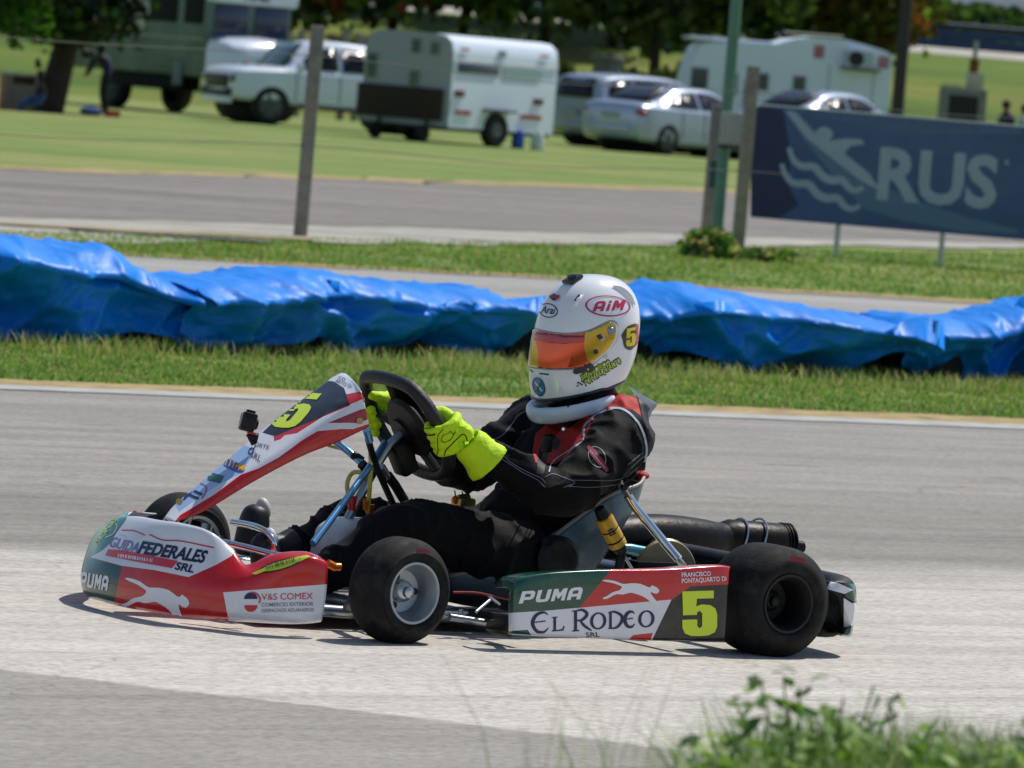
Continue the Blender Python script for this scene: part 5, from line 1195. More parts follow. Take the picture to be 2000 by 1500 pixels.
paint(pan, [([(340, 1020), (352, 1006), (420, 965), (470, 927), (505, 915), (545, 893), (590, 860), (620, 842), (665, 838), (690, 838), (725, 826), (730, 850), (600, 900), (400, 1020)], K_RED),
            ([(512, 845), (535, 852), (580, 846), (640, 808), (684, 792), (672, 758), (652, 745), (630, 742), (600, 765), (540, 818)], K_BK),
            ([(530, 855), (580, 846), (640, 808), (684, 790), (716, 776), (706, 764), (676, 770), (684, 792)], K_RED),
            ([(640, 826), (704, 800), (722, 796), (722, 818), (700, 826)], mat('livery_crimson', 'a01c34', .22, coat=.55, dirt=.12)),
            ([(535, 852), (560, 846), (548, 858), (535, 862)], K_RED), ([(425, 910), (470, 865), (500, 880), (470, 925), (430, 945), (390, 970), (370, 985), (350, 1000), (340, 985)], K_LB)])
word(pan, 'ORTE', K_NV, (497, 871), (525, 879), 8, up=(.3, -1)); word(pan, 'd', K_NV, (484, 886), (494, 891), 22, shear=.2, up=(.35, -1)); word(pan, 'SRL', K_NV, (489, 893), (508, 903), 12, up=(.35, -1))
word(pan, 'CO', K_NV, (661, 741), (674, 745), 6, up=(.3, -1)); word(pan, 'ARTO Di', K_NV, (655, 747), (686, 759), 7, up=(.3, -1))
shape(pan, [ellp(456, 910, 24, 9, 25)], mat('sticker_blue', '2a50a0', .3), lift=.0012); worn(pan, mat('sticker_orange', 'f0b020', .35), (438, 909), (477, 922), 13, 6, 5); shape(pan, [ellp(472, 913, 8, 4.5, 20)], MATS['sticker_orange'], lift=.0019); worn(pan, mat('sticker_green', '2f8a5a', .4), (410, 938), (432, 942), 9, 4, 8)
shape(pan, [[(408, 922), (438, 930), (430, 944), (406, 938)]], mat('sticker_teal', '2a5a68', .35)); word(pan, 'F', K_NV, (352, 973), (378, 985), 26, bold=.02, up=(.75, -.8))
shape(pan, [strip(crom2([(392, 944), (402, 950), (402, 962), (394, 974)], 4), 2)], K_RT)
for (a, c_, y) in ((703, 822, -.115), (706, 781, -.10), (350, 980, -.035)): p = Y(a, c_, y); n = (OC-p).normalized(); MB().cyl(p-n*.002, p+n*.006, .0085, n=16).build('panel_bolt', mat('gold_bolt', 'b89a60', .3, .9), pan)
# action camera on a stalk
ca = MB(); cp = Y(484, 832, -.0); Rc = Matrix.Rotation(R_(12), 3, 'Y') @ Matrix.Rotation(R_(-25), 3, 'Z')
cb = MB().box(cp+Vector((0, 0, .010)), (.036, .060, .046), Rc, bev=.005).build('action_camera', K_PL, kart); MB().box(cp+Vector((0, 0, .010))+Rc @ Vector((-.0185, 0, .002)), (.003, .046, .034), Rc, bev=.001).build('camera_screen', mat('screen_grey', '5a5f60', .12, coat=.6), cb)
MB().box(cp+Vector((0, 0, .010))+Rc @ Vector((0, 0, .026)), (.022, .03, .008), Rc, bev=.002).build('latch', K_PL, cb); MB().box(cp+Rc @ Vector((.012, -.010, -.015)), (.02, .03, .006), Rc, bev=.002).build('red_base', mat('case_red', 'a02834', .5), cb)
MB().cyl(cp+Vector((.004, 0, -.018)), Y(497, 868, -.01), .008, n=12).cyl(Y(488, 852, -.005), Y(504, 856, -.015), .012, n=12).build('camera_mount', K_PL, cb)
MB().lathe([(0, 0), (.014, 0), (.014, .006), (.011, .009), (0, .009)], cp+Vector((0, 0, .010))+Rc @ Vector((.018, .014, 0)), Rc @ Vector((1, 0, 0)), 20).build('lens', GLs, cb)

# ---- steering
WC = Vector((.320, 0, .492)); E2 = Vector((-.152, 0, .244)).normalized(); NW = Vector((.244, 0, .152)).normalized(); E1 = Vector((0, -1, 0))
A5 = R_(-4); E1, E2 = E1*math.cos(A5)+E2*math.sin(A5), E2*math.cos(A5)-E1*math.sin(A5)
def W(a, b_, c_=0.): return WC+E1*a+E2*b_+NW*c_
rimp = [(-.112, .128), (-.06, .137), (0, .140), (.06, .137), (.105, .124), (.140, .085), (.158, .03), (.155, -.03), (.132, -.082), (.088, -.118), (.03, -.134), (-.03, -.134), (-.088, -.118), (-.132, -.082), (-.155, -.03), (-.156, .03), (-.140, .09)]
pp = crom([Vector((a, b_, 0)) for a, b_ in rimp+rimp[:2]], 5)[:len(rimp)*5]
LEA = mat('rim_leather', '17171a', .55, bump=.25, bscale=160, coat=.1)
sw = MB().tube([W(v.x, v.y) for v in pp], .0175, 16, closed=True).build('steering_wheel', LEA, kart, ang=180)
b = MB()
for (a, b_) in ((.145, .02), (-.145, .02), (.06, -.122), (-.06, -.122), (0, .13)): b.tube([W(0, 0, -.006), W(a*.5, b_*.5, -.004), W(a, b_)], [.022, .015, .013], 10, flat=.35, up=NW)
b.build('spoke', mat('spoke_black', '1a1b1e', .35, .3), sw); MB().lathe([(0, -.03), (.035, -.03), (.04, 0), (.035, .015), (0, .02)], WC, NW, 28).build('hub', K_PL, sw)
MB().box(WC+NW*.022+E2*.035, (.02, .13, .15), Matrix((NW, E1, E2)).transposed(), bev=.008).build('display', K_PL, sw)
MB().box(W(.02, .03, .037), (.002, .08, .05), Matrix((NW, E1, E2)).transposed()).build('display_glass', mat('lcd_grey', '3a4045', .2, coat=.5), sw)
b = MB(); 
for (a, b_) in ((.03, -.03), (-.03, -.03), (.0, -.045), (.05, .09), (-.05, .09)): b.cyl(W(a, b_, .02), W(a, b_, .032), .006, n=12)
b.build('bolt', ST_, sw)
# second lower black bow seen below the rim and column
MB().tube(crom([W(0, 0, -.01), Vector((.24, 0, .40)), Vector((.10, 0, .12)), Vector((.08, 0, .06))], 6), [.012]*19, 12).build('steering_column', ST_, kart)
b = MB(); b.tube([Y(716, 840, -.10), Y(722, 862, -.09)], .010, 12); b.tube([Y(752, 865, -.0), Y(715, 922, -.06), Y(662, 995, -.14), Y(611, 1062, -.2)], .0105, 14, flat=.8); b.tube(crom([Y(655, 862, .08), Y(690, 890, .05), Y(717, 915, .0)], 4), .0095, 14); b.build('steering_support', FRM, kart)
b = MB(); b.tube(crom([Y(719, 858, -.09), Y(733, 905, -.05), Y(752, 950, -.02), Y(775, 1000, .0)], 5), .0085, 12); b.tube([Y(690, 888, .05), Y(706, 900, .03)], .012, 12); b.tube([Y(706, 906, 0), Y(722, 922, 0)], .013, 12); b.build('support_sleeve', K_PL, kart)
b = MB(); b.tube([Y(745, 912, -.03), Y(757, 932, -.02)], .011, 12); b.build('joint', ALU, kart); b = MB(); b.tube([Y(757, 928, -.02), Y(772, 948, -.01), Y(790, 978, .0)], .0125, 12); b.build('damper', K_PL, kart)
MB().lathe([(0, -.012), (.075, -.010), (.085, 0), (.075, .010), (0, .012)], W(.025, .01, -.012), NW, 36).build('backing_plate', K_PL, sw)
b = MB(); b.box(Y(700, 0, 0)*0+W(0, -.06, -.05), (.05, .06, .09), Matrix((NW, E1, E2)).transposed(), bev=.01); b.build('hub_mount', K_PL, kart)
HO = mat('fuel_hose', 'b8b840', .25, coat=.4, spec=.7)
b = MB(); b.tube(crom([Y(640, 870, .1), Y(668, 878, .08), Y(690, 888, .05)], 4), .004, 8); b.tube(crom([Y(723, 850, -.05), Y(724, 920, -.05), Y(720, 980, -.04), Y(718, 1000, -.03)], 5), .0058, 10); b.tube(crom([Y(680, 968, .02), Y(678, 945, .02), Y(686, 926, .02), Y(700, 922, .0), Y(712, 930, -.02)], 5), .0058, 10); b.build('fuel_hose', HO, kart)
b = MB(); b.tube([Y(715, 976, -.04), Y(715, 994, -.03)], .0085, 12); b.build('hose_clip', ORG, kart)
b = MB(); b.tube([Y(688, 968, .0), Y(688, 1000, .0)], .012, 12); b.tube([Y(724, 985, 0), Y(722, 1005, 0)], .010, 12); b.build('tank_cap', K_RED, kart)
# fuel tank, translucent white
tk = [(-.02, .05), (.02, .20), (.08, .225), (.20, .225), (.24, .19), (.24, .05)]
MB().prism(tk, -.07, .07, lambda u, v, w: Vector((u*.75+.09, w, v+.03))).build('fuel_tank', mat('tank_white', 'c2c6c8', .35, spec=.5, coat=.2), kart, smooth=False)
_t = C.objects['fuel_tank']; m_ = _t.modifiers.new('b', 'BEVEL'); m_.width = .022; m_.segments = 4; apply_mods(_t); shade(_t, 60)

# ---- seat: fibreglass shell
SEAT = mat('seat_fibreglass', '3c5e72', .38, .25, coat=.35, var=.22, vscale=5, col2='5f6b69')
sec = [  # side view of the shell: centre line point (x,z), half width, rim height above along the outward normal
 (.36, .095, .10, .145), (.46, .060, .15, .165), (.58, .045, .18, .205), (.69, .06, .19, .27), (.78, .12, .19, .33), (.85, .22, .19, .375), (.91, .32, .18, .40), (.955, .385, .15, .412)]
R0 = []
for (x, z, w, zr) in sec:
    row = []
    for k in range(13):
        a = PI*k/12; y = -w*math.cos(a)
        s = abs(math.cos(a)); rim = s**3
        xx = x-(.02*(1-s)) if x > .7 else x
        fwd = rim*(.16 if x > .75 else .0)*min(1, (x-.75)/.1) if x > .75 else 0
        zz = z+(zr-z)*rim*(1 if x < .7 else max(.25, 1-(x-.7)*3))
        row.append(Vector((xx-fwd*.6, y, zz)))
    R0.append(row)
seat = MB().grid(surf(R0, 3, 4)).build('seat', SEAT, kart, ang=180, fix=False); m_ = seat.modifiers.new('s', 'SOLIDIFY'); m_.thickness = .008; m_.offset = 0; apply_mods(seat); shade(seat, 50)
# near flank of the shell, traced on its plane
fl = [[Y(1258, 933, -.14), Y(1245, 948, -.17), Y(1190, 968, -.195), Y(1120, 1018, -.20), Y(1062, 1062, -.20), Y(985, 1098, -.20), Y(900, 1120, -.17), Y(880, 1124, -.15)],
      [Y(1256, 940, -.14), Y(1240, 985, -.17), Y(1200, 1020, -.2), Y(1140, 1060, -.208), Y(1085, 1090, -.208), Y(1005, 1125, -.205), Y(915, 1140, -.17), Y(882, 1140, -.15)],
      [Y(1254, 946, -.13), Y(1224, 1012, -.16), Y(1196, 1060, -.18), Y(1160, 1110, -.18), Y(1105, 1150, -.18), Y(1010, 1168, -.18), Y(925, 1165, -.15), Y(884, 1158, -.13)]]
s2_ = MB().grid(surf(fl, 5, 5)).build('seat_flank', SEAT, seat, ang=180, fix=False); m_ = s2_.modifiers.new('s', 'SOLIDIFY'); m_.thickness = .006; m_.offset = 0; apply_mods(s2_)
b = MB(); e = crom([v+Vector((0, 0, .0)) for v in fl[0]], 5); b.tube(e, .0052, 8); b.build('seat_edge', mat('seat_edge', '8a887c', .5), seat)
MB().grid(surf([[Y(1205, 925, -.08), Y(1262, 930, -.08)], [Y(1215, 935, -.12), Y(1258, 943, -.12)]], 4, 3)).build('seat_tongue', mat('seat_edge', '8a887c', .5), seat, fix=False)
# black engine side part behind the flank's notch and vent slots
MB().lathe([(0, 0), (.05, .0), (.062, -.01), (.062, -.04)], Y(1095, 1095, -.24), (0, -1, 0), 32).build('sprocket_guard', K_PL, kart)
# seat stay
b = MB(); b.tube([Y(1226, 968, -.24), Y(1240, 990, -.245), Y(1310, 1075, -.31), Y(1325, 1092, -.33)], .0118, 16); b.build('seat_stay', CH, kart)
b = MB(); b.tube([Y(1208, 942, -.235), Y(1219, 958, -.24), Y(1232, 976, -.245)], [.017, .016, .012], 14, flat=.35, up=(0, -1, 0)); b.tube([Y(1318, 1085, -.32), Y(1330, 1100, -.335), Y(1336, 1108, -.34)], [.012, .016, .016], 14, flat=.4, up=(0, -1, 0)); b.build('stay_end', ALU, kart)
p = Y(1217, 952, -.25); MB().cyl(p, p+Vector((0, -.01, 0)), .008, n=6).build('stay_bolt', K_PL, kart)
# yellow canister under the seat
b = MB(); c0, c1 = Y(1180, 1012, -.29), Y(1208, 1066, -.29); d = (c1-c0); ax = d.normalized(); b.lathe([(0, -.005), (.020, -.002), (.0235, .0), (.0235, d.length*.36), (.0215, d.length*.38), (.0215, d.length*.42), (.0235, d.length*.44), (.0235, d.length*.74), (.0215, d.length*.76), (.0215, d.length*.80), (.0235, d.length*.82), (.0235, d.length*.98), (.020, d.length), (0, d.length)], c0, ax, 32)
yc = b.build('catch_canister', mat('canister_yellow', 'd8a41c', .35, coat=.4), kart); MB().lathe([(.0225, d.length*.39), (.0225, d.length*.44)], c0, ax, 28).lathe([(.0225, d.length*.76), (.0225, d.length*.82)], c0, ax, 28).build('band', K_PL, yc)
MB().cyl(c0-ax*.03, c0, .014, .018, n=16).build('canister_neck', K_PL, yc)
b = MB(); b.cyl(c1, c1+ax*.02, .020, .014, n=16); b.cyl(c1+ax*.02, c1+ax*.02+Vector((-.01, 0, -.08)), .012, n=12); b.build('canister_end', K_PL, yc); MB().cyl(Y(1210, 1072, -.27), Y(1234, 1110, -.27), .004, n=8).build('stay_rod', ALU, kart)
shape(yc, [[(1186, 1036), (1197, 1030), (1203, 1042), (1192, 1048)]], K_BK, lift=.0008)
# engine block with carburettor, far side behind the seat, and exhaust
b = MB(); b.box((.84, .30, .13), (.22, .16, .16), bev=.02)
for k in range(9): b.box((.87, .28, .205+k*.010), (.14, .13, .004))
b.build('engine', mat('engine_black', '101112', .5, .5), kart)
b = MB(); p = Y(905, 985, .26); b.box(p, (.05, .05, .035), bev=.006); b.cyl(Y(895, 975, .26), Y(915, 972, .26), .012, n=12); b.build('carburettor', mat('carb_brass', 'b89858', .35, .8), kart); MB().ell(Y(889, 977, .26), (.010, .010, .012), 12, 8).build('spark_cap', ORG, kart)
b = MB(); b.tube(crom([Y(902, 960, .26), Y(906, 970, .26), Y(912, 985, .26)], 4), .002, 6); b.tube(crom([Y(888, 958, .27), Y(892, 975, .26), Y(905, 980, .26)], 4), .002, 6); b.build('cable', K_PL, kart)
EX = mat('exhaust_steel', '161412', .42, .75, var=.35, vscale=7, bump=.15, bscale=50)
b = MB(); ep = crom([Y(1150, 1056, .33), Y(1215, 1052, .34), Y(1290, 1052, .36), Y(1370, 1056, .38), Y(1412, 1056, .4)], 6); n_ = len(ep); rad = [.050+.016*math.sin(PI*min(1, i/(n_-1)*1.1)) for i in range(n_)]; rad = [max(r, .05) for r in rad]; b.tube(ep, rad, 24); ex = b.build('exhaust', EX, kart)
b = MB(); e0, e1 = Y(1408, 1052, .40), Y(1535, 1062, .40); b.tube([e0, e0.lerp(e1, .1), e0.lerp(e1, .9), e1], [.046, .054, .054, .048], 28); b.build('silencer', EX, ex)
b = MB(); ax = (e1-e0).normalized()
for k in (.90, .95, 1.0): b.lathe([(.048, -.003), (.056, -.002), (.057, .002), (.048, .004)], e0.lerp(e1, k), ax, 32)
b.build('end_rib', EX, ex)
b = MB(); b.tube([Y(1530, 1062, .395), Y(1566, 1069, .395)], [.018, .017], 20, cap=False); b.tube([Y(1565, 1069, .395), Y(1567, 1069, .395)], [.018, .0165], 20, cap=False); b.build('tail_pipe', EX, ex); MB().cyl(Y(1548, 1066, .395), Y(1549, 1066, .395), .0165, n=20).build('pipe_bore', MBL, ex)
for a in (1425, 1462):
    b = MB(); cc = Y(a+8, 1054, .40); ax = (e1-e0).normalized(); u1 = Vector((0, 0, 1)); u2 = ax.cross(u1); b.tube([cc+(u1*math.cos(q)+u2*math.sin(q))*.058-ax*.02*math.cos(q)*-1 for q in [2*PI*i/28 for i in range(28)]], .0032, 8, closed=True); b.build('spring_clamp', ST_, ex)
b = MB(); b.tube(crom([Y(1215, 1070, .1), Y(1270, 1078, .1), Y(1300, 1085, .1)], 4), [.012, .014, .013, .012, .012, .011, .011, .010, .010], 12); b.build('cross_tube', mat('tube_teal', '5f9aa0', .3, .6), kart)
MB().box(Y(1245, 1092, -.1), (.03, .02, .018), bev=.003).box(Y(1275, 1105, -.1), (.16, .1, .03), bev=.005).build('brake_caliper', mat('caliper_dark', '1b1c1e', .4, .6), kart)
# rear bumper
RB = MB(); rb = [(a_, b_-.035) for a_, b_ in [(-.66, 1.30), (-.60, 1.345), (-.45, 1.375), (-.2, 1.385), (0, 1.39), (.2, 1.385), (.45, 1.375), (.60, 1.345), (.66, 1.30)]]
rows = []
for y, x in rb:
    e = .012 if abs(y) > .64 else 0; rows.append([Vector((x-.055, y, .06+e)), Vector((x-.01, y, .052+e)), Vector((x, y, .075+e)), Vector((x+.004, y, .13)), Vector((x-.004, y, .185-e)), Vector((x-.03, y, .205-e)), Vector((x-.07, y, .205-e)), Vector((x-.085, y, .19-e)), Vector((x-.06, y, .175-e)), Vector((x-.045, y, .13)), Vector((x-.06, y, .085+e))])
b = MB().grid(surf(rows, 3, 4)); rbo = b.build('rear_bumper', K_PL, kart, ang=60, fix=False); bmx = bmesh.new(); bmx.from_mesh(rbo.data); bmesh.ops.holes_fill(bmx, edges=[e for e in bmx.edges if e.is_boundary]); bmesh.ops.recalc_face_normals(bmx, faces=bmx.faces); bmx.to_mesh(rbo.data); bmx.free()
paint(rbo, [([(1648, 1140), (1680, 1140), (1680, 1172), (1668, 1176), (1652, 1166)], K_GR), ([(1648, 1168), (1664, 1178), (1680, 1176), (1680, 1220), (1648, 1226)], K_WH), ([(1645, 1226), (1680, 1218), (1680, 1260), (1645, 1260)], K_GR), ([(1595, 1128), (1640, 1140), (1666, 1152), (1650, 1160), (1600, 1146)], K_WH)])
for y in (-.53, .53):
    b = MB()
    P = crom([Vector((1.19, y, .08)), Vector((1.22, y, .065)), Vector((1.30, y, .06)), Vector((1.325, y, .09)), Vector((1.325, y, .16)), Vector((1.30, y, .185)), Vector((1.22, y, .18)), Vector((1.19, y, .16)), Vector((1.185, y, .12)), Vector((1.19, y, .08))], 4); b.tube(P[:-1], .017, 10, closed=True); b.build('bumper_mount', K_PL, kart)
    MB().tube([(1.05, .62*y, .08), (1.3, .62*y, .12)], .012).build('bumper_arm', K_PL, kart)
# ------------------------------------------------------------------ the driver
SU = mat('suit_black', '060709', .75, var=.2, vscale=9, bump=.4, bscale=28, sheen=.02, spec=.18); SU2 = mat('suit_navy', '0a0c16', .75, bump=.4, bscale=28, sheen=.03, spec=.25); VR = mat('vest_red', 'b01814', .7, var=.1, vscale=20, bump=.35, bscale=45); PIP = mat('piping_white', 'a4adbf', .6); NEO = mat('strap_black', '0b0c0f', .6)
b = MB()
def limb(pts, r, n=8, k=16): 
    P = crom([Vector(p) for p in pts], n); R = crom([Vector((q, 0, 0)) for q in r], n); b.tube(P, [v.x for v in R], k)
PEL = Vector((.70, 0, .17))
limb([(.66, 0, .16), (.78, 0, .24), (.86, 0, .36), (.885, 0, .47), (.875, 0, .55), (.86, 0, .62)], [.115, .125, .13, .125, .08, .055], 8, 24)
for s in (-1, 1): b.ell((.80, s*.075, .36), (.10, .115, .17), 20, 14); b.ell((.86, s*.12, .50), (.095, .09, .075), 18, 12); b.ell((.905, s*.075, .545), (.075, .085, .062), 18, 12)
b.ell((.70, 0, .16), (.15, .19, .10), 20, 12); b.ell(Y(1040, 1000, -.02), (.12, .15, .085), 20, 12)
SHN, ELN, WRN = Vector((.835, -.195, .505)), Vector((.60, -.30, .360)), Vector((.425, -.205, .445))
EF = Y(905, 915, .27)
SHF, ELF, WRF = Vector((.835, .195, .505)), EF, W(-.165, -.01, .085)
limb([SHN+Vector((.03, .08, -.01)), SHN, SHN.lerp(ELN, .5)+Vector((0, -.01, .0)), ELN, ELN.lerp(WRN, .5), WRN], [.07, .078, .070, .058, .052, .043])
limb([SHF+Vector((.03, -.08, -.01)), SHF, SHF.lerp(ELF, .5), ELF, ELF.lerp(WRF, .5), WRF], [.07, .074, .064, .060, .052, .042])
KN, AN = Y(792, 1030, -.17), Vector((-.05, -.13, .10)); KF, AF = Y(698, 1014, .15), Y(545, 1075, .12)
limb([(.70, -.10, .15), (.50, -.145, .205), KN, KN.lerp(AN, .5)+Vector((0, 0, -.015)), AN], [.10, .088, .066, .058, .042])
limb([(.70, .10, .15), (.48, .14, .185), KF, KF.lerp(AF, .5)+Vector((0, 0, -.012)), AF], [.10, .085, .058, .056, .042])
# head inside the helmet
HC = Vector((.832, 0, .742))
b.ell(HC+Vector((-.005, 0, 0)), (.095, .075, .115), 24, 16); b.ell(HC+Vector((-.10, 0, -.015)), (.014, .012, .02), 12, 8)
for s in (-1, 1): b.ell(HC+Vector((-.075, s*.032, .012)), (.016, .014, .012), 12, 8)
drv = b.build('person', SU, None, fix=True)
def fold(c):
    if c.z > .60: return 0
    v = Vector((c.x*9, c.y*7, c.z*9)); w = noise.noise(v*.55)
    r = 1-abs(noise.noise(Vector((c.x*13+c.z*9, c.y*8, c.z*14-c.x*6))))*2.2
    return .006*w+.012*max(0, r)**2.5-.003
remesh(drv, .007, 6, fold)
tag(drv, 'kart driver in black suit, white helmet and yellow gloves, hands on the wheel', 'person')
paint(drv, [([(1252, 812), (1246, 785), (1236, 758), (1205, 752), (1178, 776), (1150, 806), (1110, 838), (1092, 822), (1070, 826), (1046, 846), (1040, 880), (1046, 903), (1084, 906), (1118, 880), (1146, 850), (1156, 822), (1170, 806), (1208, 794), (1236, 800)], VR),
            ([(1196, 742), (1240, 748), (1262, 775), (1290, 850), (1270, 935), (1258, 930), (1268, 860), (1255, 810), (1245, 770), (1225, 755), (1180, 772), (1140, 806), (1100, 830), (1085, 812), (1140, 780)], NEO),
            ([(1062, 850), (1078, 846), (1096, 862), (1088, 880), (1072, 876), (1062, 925), (1048, 925), (1052, 880)], NEO),
            ([(800, 740), (800, 735), (960, 735), (1045, 735), (1045, 770), (1032, 800), (1003, 826), (965, 862), (930, 850), (935, 800), (1000, 760)], SU2)])
shape(drv, [strip(crom2([(1142, 856), (1141, 836), (1152, 822), (1168, 808), (1200, 798), (1222, 803), (1243, 822), (1257, 850), (1262, 880), (1258, 902)], 5), [4.2]*46)], PIP, lift=.002)
for pts, w_ in (([(1142, 836), (1140, 858), (1124, 872), (1096, 890), (1078, 905), (1072, 922)], 2.4), ([(938, 852), (952, 850), (966, 858), (984, 848), (1002, 826), (1012, 812), (1028, 802), (1040, 790)], 2), ([(972, 892), (992, 904), (1020, 922), (1050, 938), (1064, 952)], 1.3), ([(985, 892), (1000, 905), (1030, 922), (1056, 934), (1066, 944)], 1.3), ([(1064, 932), (1080, 926), (1098, 932), (1120, 940), (1118, 946), (1100, 952)], 1.3), ([(1118, 938), (1150, 938), (1190, 938), (1220, 932), (1245, 912)], 1.1), ([(1110, 950), (1150, 952), (1190, 948), (1225, 940), (1250, 920)], 1.1), ([(1226, 908), (1240, 896), (1255, 884)], 1.6), ([(1232, 914), (1246, 900), (1258, 890)], 1.6)):
    shape(drv, [strip(crom2(pts, 5), w_)], PIP if w_ > 2.2 else mat('stitch_grey', '6e7078', .7), lift=.0015)
PW = mat('patch_grey', '8e9099', .7); PR = mat('patch_red', '8a2638', .7)
shape(drv, [ellp(1166, 893, 22, 16, 62), ellp(1166, 893, 20.5, 14.5, 62)], PW, lift=.0016, step=3); shape(drv, [strip([(1148, 872), (1158, 884), (1172, 902), (1186, 920)], [6, 13, 13, 6])], PR, lift=.0018, step=3); shape(drv, [strip([(1152, 880), (1180, 914)], 2)], PW, lift=.0022, step=3)
# zip, pull and chin strap
MB().tube(crom([Y(1062, 806, -.03), Y(1070, 815, -.04), Y(1082, 818, -.05)], 4), .0035, 8).build('collar_cord', mat('cream', 'cfc8b4', .6), drv); MB().ell(Y(1072, 808, -.02), (.03, .03, .018), 16, 10).build('balaclava', mat('cream', 'cfc8b4', .6), drv)
MB().box(Y(1068, 868, -.10), (.02, .03, .04), bev=.006).build('buckle', NEO, drv); MB().cyl(Y(1098, 838, -.10), Y(1100, 838, -.115), .004, n=10).build('snap', CH, drv)
# rib protector edge behind the back
MB().grid(surf([[Y(1225, 752, .02), Y(1250, 768, .03), Y(1278, 784, .05)], [Y(1240, 772, -.05), Y(1262, 790, -.03), Y(1284, 790, .02)], [Y(1248, 800, -.08), Y(1268, 815, -.06), Y(1272, 806, -.02)]], 4, 4)).build('back_collar', mat('collar_grey', '3a3f48', .45, coat=.2), drv, fix=False)
MB().ell(Y(1250, 928, -.10), (.022, .03, .012), 16, 10).build('vest_tail', VR, drv)

# ---- helmet
HW_ = mat('helmet_white', 'f0f2f6', .16, coat=1., dirt=.06, dscale=20); HB = mat('helmet_black', '0c0d12', .3, coat=.5); HG = mat('helmet_trim', '8b95a0', .3, .5); VO = mat('visor_orange', 'e2512c', .07, .72, coat=1.); VY = mat('visor_amber', 'c9a21c', .08, .6, coat=1.); HRD = mat('logo_red', 'c42850', .3, coat=.6); HNV = mat('logo_navy', '1c2450', .3, coat=.6)
def helm(th, v, lift=0.):
    # th=0 to the rear, pi to the front
    c, s = math.cos(th), math.sin(th); zb_ = -.166+.070*((1+c)/2)**.8; z = zb_+(.164-zb_)*v
    if z > 0: r = max(0, 1-(z/.164)**2.45)**(1/2.45)
    else: q = -z/.166; r = 1-(.10+(.46 if c > 0 else 0)*max(0, c))*q**2.0-(.06*q**4)
    a = .141 if c < 0 else .134; e = 2.25
    k = (abs(c/a)**e+abs(s/.112)**e)**(-1/e)
    x = c*k*r+.018*max(0, z)/.164*1.0-(.012*min(1, -z/.1) if z < 0 and c < 0 else 0); y = s*k*r
    n = Vector((x, y, z*.8)).normalized() if lift else Vector((0, 0, 0))
    return HC+Vector((x, y, z))+n*lift
def helmesh(name, m, lift, par, nt=112, nv=72):
    vv = [1-(1-i/nv)**1.0 for i in range(nv+1)]; vv = [math.sin(v*PI/2) if False else v**.92 for v in vv]
    # finer steps near the crown
    zz = [i/nv for i in range(nv+1)]; zz = [1-(1-t)**1.6 for t in zz]
    rows = [[helm(2*PI*k/nt, t, lift) for k in range(nt)] for t in zz[:-1]]
    o = MB().grid(rows, closed=True); top = len(o.v); o.v.append(helm(0, .9999999, lift)); n = len(rows[0])
    for k in range(n): o.f.append([top-n+k, top-n+(k+1) % n, top]); o.m.append(0)
    return o.build(name, m, par, ang=180)
hel = helmesh('helmet', HW_, 0, drv)
# rolled lower edge and dark lining
low = [helm(2*PI*k/60, 0) for k in range(60)]; MB().tube(low, .0042, 10, closed=True).build('edge_trim', HB, hel, ang=180)
MB().grid([[p for p in low], [HC+Vector((0, 0, -.10))+(p-HC-Vector((0, 0, -.10)))*.55 for p in low]], closed=True).build('lining', HB, hel, fix=False)
top_ = [(1030, 640), (1038, 641), (1055, 646), (1080, 651), (1110, 653), (1140, 650), (1160, 643), (1180, 633), (1192, 629), (1202, 634), (1204, 646), (1200, 662), (1190, 679), (1175, 693), (1160, 706), (1150, 712), (1135, 717), (1110, 720), (1070, 720), (1045, 717), (1028, 714)]
gr = [(1026, 637), (1038, 638), (1055, 643), (1080, 648), (1110, 650), (1140, 647), (1160, 640), (1180, 630), (1193, 625), (1205, 630), (1208, 646), (1204, 664), (1193, 682), (1178, 696), (1162, 710), (1152, 715), (1136, 720), (1110, 723), (1070, 723), (1045, 720), (1026, 717)]
vis = helmesh('visor', VO, .0028, hel)
paint(vis, [(crom2(top_, 2), VO)], keep=True)
bmv = bmesh.new(); bmv.from_mesh(vis.data); bmesh.ops.delete(bmv, geom=[f for f in bmv.faces if f.calc_center_median().y > 0], context='FACES')
bmesh.ops.bisect_plane(bmv, geom=bmv.verts[:]+bmv.edges[:]+bmv.faces[:], plane_co=(0, 0, 0), plane_no=(0, 1, 0), clear_outer=True, dist=1e-5)
g = bmesh.ops.duplicate(bmv, geom=bmv.verts[:]+bmv.edges[:]+bmv.faces[:]); 
for q in g['geom']:
    if isinstance(q, bmesh.types.BMVert): q.co.y = -q.co.y
bmesh.ops.reverse_faces(bmv, faces=[q for q in g['geom'] if isinstance(q, bmesh.types.BMFace)]); bmesh.ops.remove_doubles(bmv, verts=bmv.verts, dist=1e-4); bmv.to_mesh(vis.data); bmv.free(); shade(vis, 180)
paint(vis, [([(1143, 640), (1210, 620), (1215, 660), (1185, 700), (1158, 716), (1146, 700), (1141, 680), (1141, 662)], VY), ([(1028, 660), (1046, 664), (1052, 690), (1050, 725), (1026, 725)], VY)])
shape(vis, [[(1030, 636), (1060, 642), (1100, 648), (1142, 646), (1142, 668), (1100, 672), (1060, 668), (1030, 662)]], mat('visor_strip', 'b8353a', .12, .5, coat=1.), lift=.0006)
shape(vis, [ellp(1163, 687, 5, 5)], HB, lift=.0010, step=3); shape(vis, [[(1168, 655), (1176, 651), (1182, 662), (1174, 668)], ], mat('visor_tab', 'b9b9a8', .3), lift=.001, step=3); shape(vis, [[(1164, 656), (1172, 652), (1178, 660), (1170, 664)]], HB, lift=.0012, step=3)
m_ = vis.modifiers.new('s', 'SOLIDIFY'); m_.thickness = .002; m_.offset = 0
BV.pop('helmet', None)
